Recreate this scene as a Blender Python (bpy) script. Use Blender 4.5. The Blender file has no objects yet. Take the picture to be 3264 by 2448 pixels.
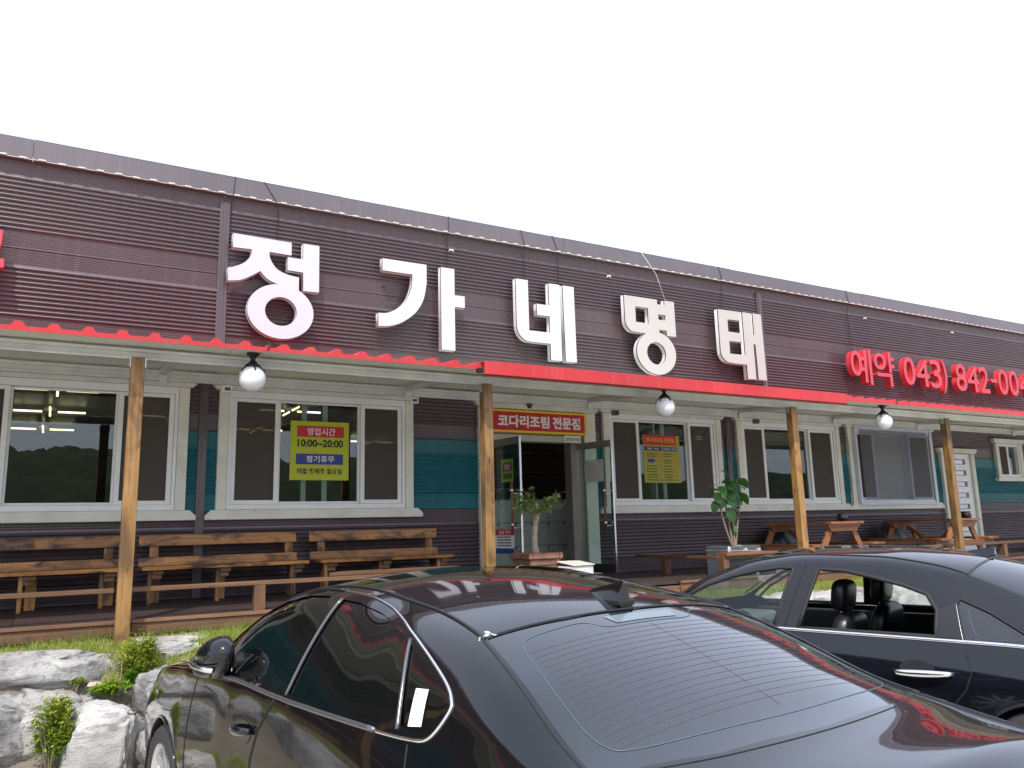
import bpy, bmesh, math, random
import numpy as np
from mathutils import Vector, Matrix, noise
from mathutils.bvhtree import BVHTree
R = math.radians
random.seed(7)
S = bpy.context.scene
COL = S.collection
# ------------------------------------------------------------------ camera, sky, sun, exposure
YAW, PITCH, ROLL = R(29.93), R(10.23), R(-1.455)
fw = Vector((math.sin(YAW)*math.cos(PITCH), math.cos(YAW)*math.cos(PITCH), math.sin(PITCH)))
rt = Vector((math.cos(YAW), -math.sin(YAW), 0)); up = rt.cross(fw)
r2 = rt*math.cos(ROLL)+up*math.sin(ROLL); u2 = -rt*math.sin(ROLL)+up*math.cos(ROLL)
cd = bpy.data.cameras.new('camera'); cam = bpy.data.objects.new('camera', cd); COL.objects.link(cam)
cam.matrix_world = Matrix(((r2.x,u2.x,-fw.x,0),(r2.y,u2.y,-fw.y,0),(r2.z,u2.z,-fw.z,1.69),(0,0,0,1)))
cd.sensor_width = 36; cd.lens = 28.11; cd.clip_start = .05; cd.clip_end = 2000
S.camera = cam
SUN = Vector((-.30,-.50,.81)).normalized()
W = bpy.data.worlds.new('World'); S.world = W; W.use_nodes = True
nt = W.node_tree; bg = nt.nodes['Background']
sky = nt.nodes.new('ShaderNodeTexSky'); sky.sky_type = 'NISHITA'; sky.sun_disc = False
sky.sun_elevation = math.asin(SUN.z); sky.sun_rotation = math.atan2(SUN.x, SUN.y)
sky.air_density = 1.0; sky.dust_density = 4.0; sky.ozone_density = 1.0
hs = nt.nodes.new('ShaderNodeHueSaturation'); hs.inputs['Saturation'].default_value = 1.0; hs.inputs['Value'].default_value = 1.0
mx = nt.nodes.new('ShaderNodeMix'); mx.data_type = 'RGBA'; mx.inputs[0].default_value = .5; mx.inputs[7].default_value = (13.9, 15.2, 18.6, 1)
nt.links.new(sky.outputs[0], hs.inputs['Color']); nt.links.new(hs.outputs[0], mx.inputs[6]); nt.links.new(mx.outputs[2], bg.inputs[0])
bg.inputs[1].default_value = .10
sl = bpy.data.lights.new('sun', 'SUN'); so = bpy.data.objects.new('sun', sl); COL.objects.link(so)
so.rotation_euler = SUN.to_track_quat('Z', 'Y').to_euler(); so.location = (0, -10, 30)
sl.energy = 3.0; sl.angle = R(.6); sl.color = (1, .96, .9)
vs = S.view_settings; vs.view_transform = 'Standard'; vs.look = 'None'; vs.exposure = .42; vs.gamma = 1; vs.use_curve_mapping = False
S.cycles.max_bounces = 10; S.cycles.transparent_max_bounces = 16; S.cycles.glossy_bounces = 5; S.cycles.diffuse_bounces = 4
# ------------------------------------------------------------------ helpers
def tag(o, label=None, cat=None, group=None, kind=None):
    if label: o['label'] = label
    if cat: o['category'] = cat
    if group: o['group'] = group
    if kind: o['kind'] = kind
    return o
def empty(name, loc=(0,0,0), rz=0, label=None, cat=None, group=None):
    o = bpy.data.objects.new(name, None); COL.objects.link(o); o.location = loc; o.rotation_euler = (0,0,rz)
    o.empty_display_size = .1
    return tag(o, label, cat, group)
def link(name, me, m=None, parent=None):
    o = bpy.data.objects.new(name, me); COL.objects.link(o)
    if m is not None and not me.materials: me.materials.append(m)
    if parent: o.parent = parent
    return o
def mesh(name, bm, m=None, parent=None, smooth=False, bevel=0, auto=None):
    me = bpy.data.meshes.new(name); bm.to_mesh(me); bm.free()
    if smooth: me.polygons.foreach_set('use_smooth', [True]*len(me.polygons))
    o = link(name, me, m, parent)
    if auto is not None:
        me.polygons.foreach_set('use_smooth', [True]*len(me.polygons)); me.set_sharp_from_angle(angle=R(auto))
    if bevel:
        b = o.modifiers.new('bevel', 'BEVEL'); b.width = bevel; b.segments = 2; b.limit_method = 'ANGLE'
        b.harden_normals = False
    return o
def copy_tree(o, parent=None):
    c = o.copy(); COL.objects.link(c)
    if parent: c.parent = parent
    for ch in o.children: copy_tree(ch, c)
    return c
def NB(): return bmesh.new()
def box(bm, x0, x1, y0, y1, z0, z1, M=None):
    vs_ = [bm.verts.new((x, y, z)) for z in (z0, z1) for y in (y0, y1) for x in (x0, x1)]
    for f in ((0,2,3,1),(4,5,7,6),(0,1,5,4),(1,3,7,5),(3,2,6,7),(2,0,4,6)): bm.faces.new([vs_[i] for i in f])
    if M is not None: bmesh.ops.transform(bm, matrix=M, verts=vs_)
    return vs_
def tube(bm, pts, r, n=8, cap=True, closed=False, flat=None):
    pts = [Vector(p) for p in pts]; rs = r if isinstance(r, (list, tuple)) else [r]*len(pts)
    rings = []; prev = None; m = len(pts)
    for i, p in enumerate(pts):
        if closed: t = pts[(i+1) % m]-pts[i-1]
        else: t = pts[min(i+1, m-1)]-pts[max(i-1, 0)]
        t.normalize()
        a = Vector((0,0,1)) if abs(t.z) < .9 else Vector((1,0,0))
        if prev is not None:
            u = prev-t*prev.dot(t)
            u = u.normalized() if u.length > 1e-5 else t.cross(a).normalized()
        else: u = t.cross(a).normalized()
        prev = u; v = t.cross(u)
        rings.append([bm.verts.new(p+(u*math.cos(2*math.pi*k/n)+v*math.sin(2*math.pi*k/n))*rs[i]) for k in range(n)])
    rng = range(m) if closed else range(m-1)
    for i in rng:
        A, B = rings[i], rings[(i+1) % m]
        for k in range(n): bm.faces.new((A[k], A[(k+1) % n], B[(k+1) % n], B[k]))
    if cap and not closed:
        bm.faces.new(rings[0][::-1]); bm.faces.new(rings[-1])
def lathe(bm, prof, c=(0,0,0), n=24, axis='z', cap=True):
    rings = []
    for r, h in prof:
        ring = []
        for k in range(n):
            a = 2*math.pi*k/n; p = (r*math.cos(a), r*math.sin(a), h)
            if axis == 'y': p = (p[0], h, p[1])
            if axis == 'x': p = (h, p[0], p[1])
            ring.append(bm.verts.new(Vector(p)+Vector(c)))
        rings.append(ring)
    for A, B in zip(rings, rings[1:]):
        for k in range(n): bm.faces.new((A[k], A[(k+1) % n], B[(k+1) % n], B[k]))
    if cap:
        bm.faces.new(rings[0][::-1]); bm.faces.new(rings[-1])
def ball(bm, c, r, seg=20, M=None):
    g = bmesh.ops.create_uvsphere(bm, u_segments=seg, v_segments=max(6, seg//2), radius=1)
    rr = r if isinstance(r, (tuple, list)) else (r, r, r)
    T = Matrix.Translation(c) @ (M if M is not None else Matrix()) @ Matrix.Diagonal((*rr, 1))
    bmesh.ops.transform(bm, matrix=T, verts=g['verts']); return g['verts']
def poly_prism(bm, pts, y0, y1):
    """outline in (x,z), extruded along y"""
    a = [bm.verts.new((x, y0, z)) for x, z in pts]; b = [bm.verts.new((x, y1, z)) for x, z in pts]
    n = len(pts); bm.faces.new(a); bm.faces.new(b[::-1])
    for i in range(n): bm.faces.new((a[i], b[i], b[(i+1) % n], a[(i+1) % n]))
def curve_mesh(loops, depth, offset=0):
    """filled 2D outline(s) with holes, thickness depth; returns a mesh lying in xz, front face at y=0 facing -y"""
    c = bpy.data.curves.new('outline', 'CURVE'); c.dimensions = '2D'; c.fill_mode = 'BOTH'; c.extrude = depth/2; c.offset = offset
    for L in loops:
        s = c.splines.new('POLY'); s.points.add(len(L)-1); s.use_cyclic_u = True
        for p, q in zip(s.points, L): p.co = (q[0], q[1], 0, 1)
    o = bpy.data.objects.new('outline', c)
    return _to_mesh(o, c, depth)
def _to_mesh(o, c, depth):
    COL.objects.link(o); dg = bpy.context.evaluated_depsgraph_get(); dg.update()
    me = bpy.data.meshes.new_from_object(o.evaluated_get(dg)); bpy.data.objects.remove(o); bpy.data.curves.remove(c)
    me.materials.clear()
    me.transform(Matrix(((1,0,0,0),(0,0,-1,depth/2),(0,1,0,0),(0,0,0,1))))
    return me
def text_mesh(body, box_wh, depth=.002, weight=0, lines=1.0, center=(0,0)):
    """text scaled to a width and height, centred, in the xz plane facing -y"""
    c = bpy.data.curves.new('text', 'FONT'); c.body = body; c.size = 1; c.offset = weight; c.extrude = .01
    c.align_x = 'CENTER'; c.resolution_u = 3; c.space_line = lines
    o = bpy.data.objects.new('text', c)
    me = _to_mesh(o, c, .02)
    n = len(me.vertices); co = np.empty(n*3); me.vertices.foreach_get('co', co); co = co.reshape(-1, 3)
    lo, hi = co.min(0), co.max(0); mid = (lo+hi)/2
    co = co-mid; co[:, 0] *= box_wh[0]/(hi[0]-lo[0]); co[:, 2] *= box_wh[1]/(hi[2]-lo[2]); co[:, 1] *= depth/.02
    co[:, 0] += center[0]; co[:, 2] += center[1]; co[:, 1] += depth/2
    me.vertices.foreach_set('co', co.ravel()); me.update(); return me
# ------------------------------------------------------------------ materials
class NT:
    def __init__(s, name):
        s.m = bpy.data.materials.new(name); s.m.use_nodes = True; s.t = s.m.node_tree; s.b = s.t.nodes['Principled BSDF']
        s.out = s.t.nodes['Material Output']
    def n(s, typ, **kw):
        x = s.t.nodes.new('ShaderNode'+typ)
        for k, v in kw.items():
            if isinstance(v, (int, float, str, bool)) and hasattr(x, k): setattr(x, k, v)
        return x
    def l(s, a, b): s.t.links.new(a, b)
    def coord(s, scale=(1,1,1), kind='Object', rnd=False):
        tc = s.n('TexCoord'); mp = s.n('Mapping'); mp.inputs['Scale'].default_value = scale
        src = tc.outputs[kind]
        if rnd:
            oi = s.n('ObjectInfo'); mul = s.n('VectorMath'); mul.operation = 'MULTIPLY_ADD'
            mul.inputs[1].default_value = (37.1, 19.7, 53.3)
            s.l(oi.outputs['Random'], mul.inputs[0]); s.l(src, mul.inputs[2]); src = mul.outputs[0]
        s.l(src, mp.inputs['Vector']); return mp.outputs[0]
    def noise(s, vec, scale, detail=4, rough=.55, dist=0):
        x = s.n('TexNoise'); x.inputs['Scale'].default_value = scale; x.inputs['Detail'].default_value = detail
        x.inputs['Roughness'].default_value = rough; x.inputs['Distortion'].default_value = dist
        if vec is not None: s.l(vec, x.inputs['Vector'])
        return x.outputs['Fac']
    def ramp(s, fac, stops):
        x = s.n('ValToRGB'); e = x.color_ramp.elements
        while len(e) < len(stops): e.new(.5)
        for el, (p, c) in zip(e, stops): el.position = p; el.color = (*c, 1) if len(c) == 3 else c
        s.l(fac, x.inputs[0]); return x.outputs[0]
    def mix(s, fac, a, b, mode='MIX'):
        x = s.n('Mix'); x.data_type = 'RGBA'; x.blend_type = mode
        for v, i in ((fac, 0), (a, 6), (b, 7)):
            if isinstance(v, (int, float)): x.inputs[i].default_value = v
            elif isinstance(v, tuple): x.inputs[i].default_value = (*v, 1) if len(v) == 3 else v
            else: s.l(v, x.inputs[i])
        return x.outputs[2]
    def bump(s, h, strength=.3, dist=.01):
        x = s.n('Bump'); x.inputs['Strength'].default_value = strength; x.inputs['Distance'].default_value = dist
        s.l(h, x.inputs['Height']); s.l(x.outputs[0], s.b.inputs['Normal']); return x.outputs[0]
def plain(name, col, rough=.5, metal=0, var=.12, vscale=6, spec=None, coat=0, emit=None, bump=0):
    t = NT(name); b = t.b
    v = t.noise(t.coord(rnd=True), vscale, 5)
    lo = tuple(c*(1-var) for c in col); hi = tuple(min(1, c*(1+var)) for c in col)
    t.l(t.ramp(v, [(.3, lo), (.7, hi)]), b.inputs['Base Color'])
    rr = t.n('MapRange'); rr.inputs[3].default_value = max(.02, rough-.08*min(1, rough*3)); rr.inputs[4].default_value = min(1, rough+.08)
    t.l(v, rr.inputs[0]); t.l(rr.outputs[0], b.inputs['Roughness'])
    b.inputs['Metallic'].default_value = metal
    if spec is not None: b.inputs['Specular IOR Level'].default_value = spec
    if coat: b.inputs['Coat Weight'].default_value = coat; b.inputs['Coat Roughness'].default_value = .03
    if emit: b.inputs['Emission Color'].default_value = (*emit[0], 1); b.inputs['Emission Strength'].default_value = emit[1]
    if bump: t.bump(t.noise(t.coord(), vscale*12, 4), bump, .003)
    return t.m
def wood(name, dark, mid, light, axis, burn=0, rough=.55, knots=True):
    t = NT(name); sc = [26, 26, 26]; sc[axis] = 1.3
    v = t.coord(tuple(sc), rnd=True)
    g = t.noise(v, 1.6, 7, .6, .4)
    col = t.ramp(g, [(.28, dark), (.5, mid), (.72, light)])
    sc2 = [4, 4, 4]; sc2[axis] = 1.4
    big = t.noise(t.coord(tuple(sc2), rnd=True), 1.5, 3)
    col = t.mix(t.ramp(big, [(.35, (.0,)*3), (.7, (.55,)*3)]), col, tuple(c*.62 for c in mid))
    if burn:
        sb = [5, 5, 5]; sb[axis] = 2.2
        bn = t.noise(t.coord(tuple(sb), rnd=True), 1.3, 4, .6, .6)
        col = t.mix(t.ramp(bn, [(.47, (0,)*3), (.62, (burn,)*3)]), col, (.02, .010, .006))
    if knots:
        sk = [9, 9, 9]; sk[axis] = 3.2
        vo = t.n('TexVoronoi'); vo.inputs['Scale'].default_value = 1.0; t.l(t.coord(tuple(sk), rnd=True), vo.inputs['Vector'])
        col = t.mix(t.ramp(vo.outputs['Distance'], [(.05, (.85,)*3), (.17, (0,)*3)]), col, tuple(c*.28 for c in dark))
    oi = t.n('ObjectInfo'); mr = t.n('MapRange'); mr.inputs[3].default_value = .72; mr.inputs[4].default_value = 1.22
    t.l(oi.outputs['Random'], mr.inputs[0]); hv = t.n('HueSaturation'); t.l(mr.outputs[0], hv.inputs['Value']); t.l(col, hv.inputs['Color'])
    t.l(hv.outputs[0], t.b.inputs['Base Color']); t.b.inputs['Roughness'].default_value = rough
    t.bump(g, .25, .004); return t.m
def glass(name, tint, refl=.05, extra=.9, rough=0, milky=None):
    """clear pane: tinted see-through plus a mirror term by viewing angle"""
    t = NT(name); lw = t.n('LayerWeight'); lw.inputs[0].default_value = .5
    p = t.n('Math'); p.operation = 'POWER'; p.inputs[1].default_value = 4.5; t.l(lw.outputs['Facing'], p.inputs[0])
    a = t.n('Math'); a.operation = 'MULTIPLY_ADD'; a.inputs[1].default_value = extra; a.inputs[2].default_value = refl; t.l(p.outputs[0], a.inputs[0])
    tr = t.n('BsdfTransparent'); tr.inputs[0].default_value = (*tint, 1)
    base = tr.outputs[0]
    if milky:
        df = t.n('BsdfDiffuse'); df.inputs[0].default_value = (*milky[0], 1); mm = t.n('MixShader'); mm.inputs[0].default_value = milky[1]
        t.l(tr.outputs[0], mm.inputs[1]); t.l(df.outputs[0], mm.inputs[2]); base = mm.outputs[0]
    gl = t.n('BsdfGlossy'); gl.inputs['Roughness'].default_value = rough; gl.inputs[0].default_value = (1,1,1,1)
    m = t.n('MixShader'); t.l(a.outputs[0], m.inputs[0]); t.l(base, m.inputs[1]); t.l(gl.outputs[0], m.inputs[2]); t.l(m.outputs[0], t.out.inputs[0])
    t.t.nodes.remove(t.b); return t.m
M = {}
M['post'] = wood('wood_post', (.16,.08,.028), (.31,.165,.052), (.42,.24,.085), 2, .5)
M['bench'] = wood('wood_bench', (.20,.07,.015), (.47,.20,.045), (.64,.33,.095), 0, .96, .42)
M['bench_leg'] = wood('wood_bench_leg', (.18,.07,.02), (.38,.17,.05), (.5,.25,.08), 2, .8)
M['deck'] = wood('wood_deck', (.022,.014,.013), (.045,.027,.025), (.07,.045,.04), 0, 0, .6)
M['fascia'] = wood('wood_fascia', (.12,.058,.028), (.19,.095,.048), (.26,.14,.075), 0, 0, .65)
M['rail'] = wood('wood_rail', (.09,.042,.02), (.16,.078,.036), (.23,.12,.06), 0, 0, .65)
M['rail_post'] = wood('wood_rail_post', (.09,.042,.02), (.16,.078,.036), (.23,.12,.06), 2, 0, .65)
M['table_y'] = wood('wood_table', (.16,.055,.02), (.27,.10,.035), (.34,.145,.06), 1, 0, .5)
M['table_z'] = wood('wood_table_leg', (.19,.07,.025), (.31,.12,.045), (.38,.17,.07), 2, 0, .5)
M['table_x'] = wood('wood_table_cross', (.17,.06,.022), (.29,.11,.04), (.36,.155,.065), 0, 0, .5)
def sheet(name, col, rough, spec, dirt, amt):
    t = NT(name); b = t.b
    big = t.noise(t.coord(rnd=True), .9, 5); st_ = t.noise(t.coord((9, 9, .55)), 2.2, 6, .65); fine = t.noise(t.coord(), 24, 5, .7)
    c = t.ramp(big, [(.3, tuple(k*.86 for k in col)), (.7, tuple(k*1.14 for k in col))])
    c = t.mix(t.ramp(st_, [(.52, (0,)*3), (.78, (amt,)*3)]), c, dirt)
    c = t.mix(t.ramp(fine, [(.62, (0,)*3), (.8, (amt*.8,)*3)]), c, dirt)
    t.l(c, b.inputs['Base Color']); b.inputs['Specular IOR Level'].default_value = spec
    rr = t.n('MapRange'); rr.inputs[3].default_value = rough-.08; rr.inputs[4].default_value = rough+.14; t.l(st_, rr.inputs[0]); t.l(rr.outputs[0], b.inputs['Roughness'])
    wv = t.noise(t.coord((1.2, 1.2, 2.5)), 1.1, 3); t.bump(wv, .10, .02); return t.m
M['brown'] = sheet('brown_siding', (.076,.051,.059), .32, .85, (.13,.105,.105), .4)
M['teal'] = sheet('teal_siding', (.009,.135,.165), .36, .5, (.07,.15,.16), .35)
M['flash'] = sheet('roof_flashing', (.115,.10,.11), .36, .8, (.17,.155,.16), .4)
M['gap'] = plain('dark_gap', (.01,.009,.009), .8, 0, .1)
M['red'] = sheet('red_sheet_metal', (.50,.030,.036), .42, .4, (.36,.11,.09), .6)
M['red_face'] = plain('red_letter_face', (.50,.06,.085), .5, 0, .05, 3)
M['red_side'] = plain('red_letter_side', (.66,.035,.045), .45, 0, .05, 3)
M['white_face'] = plain('white_letter_face', (.55,.57,.61), .35, 0, .015, 2)
M['cream_face'] = plain('cream_letter_face', (.46,.45,.42), .35, 0, .02, 2)
M['white_side'] = plain('white_letter_side', (.70,.68,.68), .35, 0, .04, 4)
M['black'] = plain('black_edge', (.012,.012,.014), .4, 0, .1)
M['iron'] = plain('black_iron', (.012,.011,.013), .45, .3, .2, 20)
M['globe'] = plain('opal_globe', (.74,.75,.77), .08, 0, .02, 3, .6)
M['soffit'] = plain('cream_soffit', (.74,.72,.61), .4, 0, .05, 1.5)
M['galv'] = plain('galvanised_beam', (.60,.62,.59), .36, .3, .12, 4)
M['vinyl'] = plain('white_vinyl', (.80,.81,.80), .35, 0, .04, 3)
M['vinyl_blue'] = plain('white_vinyl_film', (.56,.60,.68), .3, 0, .05, 3)
M['chrome'] = plain('chrome', (.85,.85,.86), .06, 1, .02)
M['satin'] = plain('satin_trim', (.16,.16,.165), .25, .7, .05)
M['rubber'] = plain('black_rubber', (.018,.018,.018), .7, 0, .1, 12)
M['steel'] = plain('stainless_steel', (.6,.6,.6), .25, 1, .08)
M['alu'] = plain('brown_grey_aluminium', (.20,.175,.155), .4, .3, .06)
M['lintel'] = plain('grey_cream_lintel', (.44,.44,.38), .5, 0, .06)
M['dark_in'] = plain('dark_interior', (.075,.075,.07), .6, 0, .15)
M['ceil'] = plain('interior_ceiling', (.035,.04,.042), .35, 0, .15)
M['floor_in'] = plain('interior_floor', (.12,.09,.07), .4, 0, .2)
M['locker'] = plain('locker_grey', (.60,.63,.58), .45, 0, .05)
M['tube_lamp'] = plain('lit_tube', (.9,.88,.8), .5, 0, .01, 3, None, 0, ((1,.82,.45), 3.2))
M['lime'] = plain('lime_print', (.46,.52,.014), .5, 0, .03)
M['yellow'] = plain('yellow_print', (.80,.55,.015), .5, 0, .03)
M['yellow2'] = plain('yellow_menu', (.36,.34,.02), .5, 0, .03)
M['p_red'] = plain('red_print', (.55,.02,.03), .5, 0, .03)
M['p_blue'] = plain('blue_print', (.02,.05,.25), .5, 0, .03)
M['p_navy'] = plain('navy_print', (.02,.02,.16), .5, 0, .03)
M['p_white'] = plain('white_print', (.8,.8,.78), .5, 0, .02)
M['p_grey'] = plain('grey_paper', (.42,.42,.42), .6, 0, .02)
M['p_black'] = plain('black_print', (.012,.012,.012), .5, 0, .02)
M['sign_red'] = plain('sign_red', (.52,.012,.022), .45, 0, .03)
M['terracotta'] = plain('terracotta', (.26,.13,.08), .75, 0, .2, 9)
M['soil'] = plain('potting_soil', (.05,.035,.025), .95, 0, .4, 30, bump=.6)
M['foam'] = plain('grey_foam_box', (.085,.10,.115), .65, 0, .25, 9)
M['bag_white'] = plain('white_plastic_bag', (.42,.43,.44), .5, 0, .1, 12)
M['white_box'] = plain('white_plastic_box', (.68,.67,.60), .45, 0, .08, 7)
M['trunk'] = plain('pale_bark', (.36,.30,.23), .8, 0, .28, 22, bump=.4)
M['stem'] = plain('green_brown_stem', (.22,.17,.12), .8, 0, .25, 22)
M['onggi'] = plain('glazed_black_jar', (.02,.014,.013), .12, 0, .2, 8, .7)
M['tarp'] = plain('black_plastic', (.02,.024,.028), .35, 0, .2, 8)
M['pane'] = glass('window_pane', (.72,.80,.77), .068, .85)
M['door_pane'] = glass('door_pane', (.82,.90,.87), .045, .9)
M['frost'] = glass('frosted_pane', (.45,.47,.45), .03, .6, .2, ((.48,.53,.48), .82))
M['screen'] = glass('insect_screen', (.5,.47,.43), .01, .1, .5, ((.115,.10,.088), .62))
M['car_glass'] = glass('clear_car_glass', (.78,.86,.81), .045, .9)
M['leaf_gloss'] = None
def leaf_mat(name, a, b, gloss=.35, tr=.35):
    t = NT(name); oi = t.n('ObjectInfo'); v = t.noise(t.coord(rnd=True), 9, 3)
    mixv = t.n('Math'); mixv.operation = 'ADD'; t.l(v, mixv.inputs[0]); t.l(oi.outputs['Random'], mixv.inputs[1])
    mh = t.n('Math'); mh.operation = 'MULTIPLY'; mh.inputs[1].default_value = .5; t.l(mixv.outputs[0], mh.inputs[0])
    c = t.ramp(mh.outputs[0], [(.25, a), (.75, b)])
    t.l(c, t.b.inputs['Base Color']); t.b.inputs['Roughness'].default_value = gloss
    tl = t.n('BsdfTranslucent'); t.l(t.mix(.5, c, (b[0]*1.6, b[1]*1.5, b[2])), tl.inputs[0])
    m = t.n('MixShader'); m.inputs[0].default_value = tr; t.l(t.b.outputs[0], m.inputs[1]); t.l(tl.outputs[0], m.inputs[2]); t.l(m.outputs[0], t.out.inputs[0])
    return t.m
M['ficus'] = leaf_mat('ficus_leaf', (.035,.12,.025), (.075,.21,.045), .28, .35)
M['pot_leaf'] = leaf_mat('pot_tree_leaf', (.10,.20,.05), (.25,.36,.14), .4, .35)
M['shrub'] = leaf_mat('shrub_leaf', (.11,.20,.016), (.27,.36,.04), .5, .4)
M['shrub_y'] = leaf_mat('shrub_leaf_yellow', (.22,.27,.02), (.44,.45,.06), .5, .4)
M['cover'] = leaf_mat('ground_cover_leaf', (.09,.22,.012), (.22,.40,.03), .5, .4)
M['grass'] = leaf_mat('grass_blade', (.15,.23,.03), (.40,.44,.11), .6, .4)
def trim_mat():
    t = NT('cream_painted_wood'); v = t.coord(rnd=True)
    big = t.noise(v, 3.5, 5); fine = t.noise(t.coord((3,60,60), rnd=True), 1.5, 5)
    c = t.ramp(big, [(.3, (.62,.62,.53)), (.6, (.74,.74,.65)), (.8, (.66,.68,.59))])
    sp = t.noise(v, 11, 6, .7)
    c = t.mix(t.ramp(sp, [(.66, (0,)*3), (.74, (.6,)*3)]), c, (.22,.19,.14))
    vo = t.n('TexVoronoi'); vo.inputs['Scale'].default_value = 7; t.l(v, vo.inputs['Vector'])
    c = t.mix(t.ramp(vo.outputs['Distance'], [(.03, (.8,)*3), (.07, (0,)*3)]), c, (.14,.10,.07))
    t.l(c, t.b.inputs['Base Color']); t.b.inputs['Roughness'].default_value = .55; t.bump(fine, .2, .003); return t.m
M['trim'] = trim_mat()
def paint(name, col, flake=0, rough=.10, spec=.12):
    t = NT(name); v = t.noise(t.coord(), 600, 2)
    t.l(t.ramp(v, [(.3, tuple(c*.8 for c in col)), (.7, tuple(c*1.2+flake for c in col))]), t.b.inputs['Base Color'])
    t.b.inputs['Roughness'].default_value = rough; t.b.inputs['Coat Weight'].default_value = 1; t.b.inputs['Coat Roughness'].default_value = .015
    t.b.inputs['Specular IOR Level'].default_value = spec
    dust = t.noise(t.coord(), 5, 6, .65)
    t.l(t.ramp(dust, [(.4, (.01,)*3), (.75, (.05,)*3)]), t.b.inputs['Coat Roughness']); return t.m
M['paint1'] = paint('black_car_paint', (.004,.004,.0045), .001)
M['paint2'] = paint('blue_black_car_paint', (.004,.005,.0085), .0015)
M['tint'] = paint('dark_tinted_glass', (.003,.004,.004), 0, .03)
M['tint_rear'] = paint('rear_window_glass', (.008,.011,.015), 0, .03, .5)
M['matte_pillar'] = plain('black_pillar_film', (.013,.013,.015), .28, 0, .05)
M['seat'] = plain('black_leather', (.012,.012,.013), .35, 0, .15, 20)
M['tyre'] = plain('tyre_rubber', (.03,.03,.032), .8, 0, .15, 10)
M['alloy'] = plain('silver_alloy', (.68,.69,.70), .25, .8, .03)
M['dark_trim'] = plain('dark_plastic', (.014,.014,.015), .55, 0, .1)
def ground_mat():
    t = NT('parking_concrete'); v = t.coord()
    a = t.noise(v, .5, 6, .6); b = t.noise(v, 40, 5, .7)
    c = t.mix(.35, t.ramp(a, [(.3, (.46,.43,.37)), (.7, (.57,.54,.47))]), t.ramp(b, [(.3, (.30,.28,.24)), (.7, (.52,.49,.43))]))
    t.l(c, t.b.inputs['Base Color']); t.b.inputs['Roughness'].default_value = .9; t.bump(b, .4, .01); return t.m
M['ground'] = ground_mat()
def soil_mat():
    t = NT('grassy_soil'); v = t.coord(); a = t.noise(v, 3, 6, .6); b = t.noise(v, 60, 4, .7)
    c = t.mix(.4, t.ramp(a, [(.35, (.11,.13,.03)), (.55, (.19,.18,.06)), (.7, (.26,.20,.10))]), t.ramp(b, [(.3, (.08,.10,.02)), (.7, (.28,.27,.10))]))
    t.l(c, t.b.inputs['Base Color']); t.b.inputs['Roughness'].default_value = .95; t.bump(b, .7, .02); return t.m
M['soil_grass'] = soil_mat()
def slope_mat():
    t = NT('bank_soil'); v = t.coord(); a = t.noise(v, 2, 6, .6); b = t.noise(v, 50, 5, .7)
    c = t.mix(.5, t.ramp(a, [(.3, (.13,.11,.08)), (.7, (.27,.235,.18))]), t.ramp(b, [(.3, (.10,.085,.06)), (.7, (.33,.29,.23))]))
    t.l(c, t.b.inputs['Base Color']); t.b.inputs['Roughness'].default_value = .95; t.bump(b, .8, .02); return t.m
M['bank'] = slope_mat()
def rock_mat(name, lo, mid, hi, vein=.62):
    t = NT(name); v = t.coord(rnd=True)
    a = t.noise(v, 2.2, 8, .65, .5); b = t.noise(t.coord((1,1,2.6), rnd=True), 9, 8, .72, .8); s = t.noise(v, 70, 3, .7)
    c = t.ramp(a, [(.25, lo), (.45, mid), (.65, hi)])
    c = t.mix(t.ramp(b, [(.49, (0,)*3), (.60, (vein,)*3)]), c, tuple(x*.30 for x in mid))
    c = t.mix(t.ramp(s, [(.58, (0,)*3), (.7, (.5,)*3)]), c, tuple(x*.4 for x in lo))
    t.l(c, t.b.inputs['Base Color']); t.b.inputs['Roughness'].default_value = .9
    h = t.mix(.5, b, s); t.bump(h, .9, .02); return t.m
M['rock'] = rock_mat('grey_boulder', (.13,.127,.125), (.29,.28,.275), (.49,.48,.46))
M['rock2'] = rock_mat('pale_boulder', (.27,.265,.26), (.42,.41,.40), (.56,.55,.53), .42)
M['pebble'] = rock_mat('tan_stone', (.40,.34,.26), (.50,.43,.33), (.56,.5,.4))
def hill_mat():
    t = NT('forest_hill'); v = t.coord(); a = t.noise(v, .05, 8, .7); b = t.noise(v, .5, 5, .7)
    c = t.mix(.5, t.ramp(a, [(.35, (.010,.022,.008)), (.65, (.045,.065,.022))]), t.ramp(b, [(.35, (.006,.014,.006)), (.65, (.05,.07,.025))]))
    t.l(c, t.b.inputs['Base Color']); t.b.inputs['Roughness'].default_value = 1; return t.m
M['hill'] = hill_mat()
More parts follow.
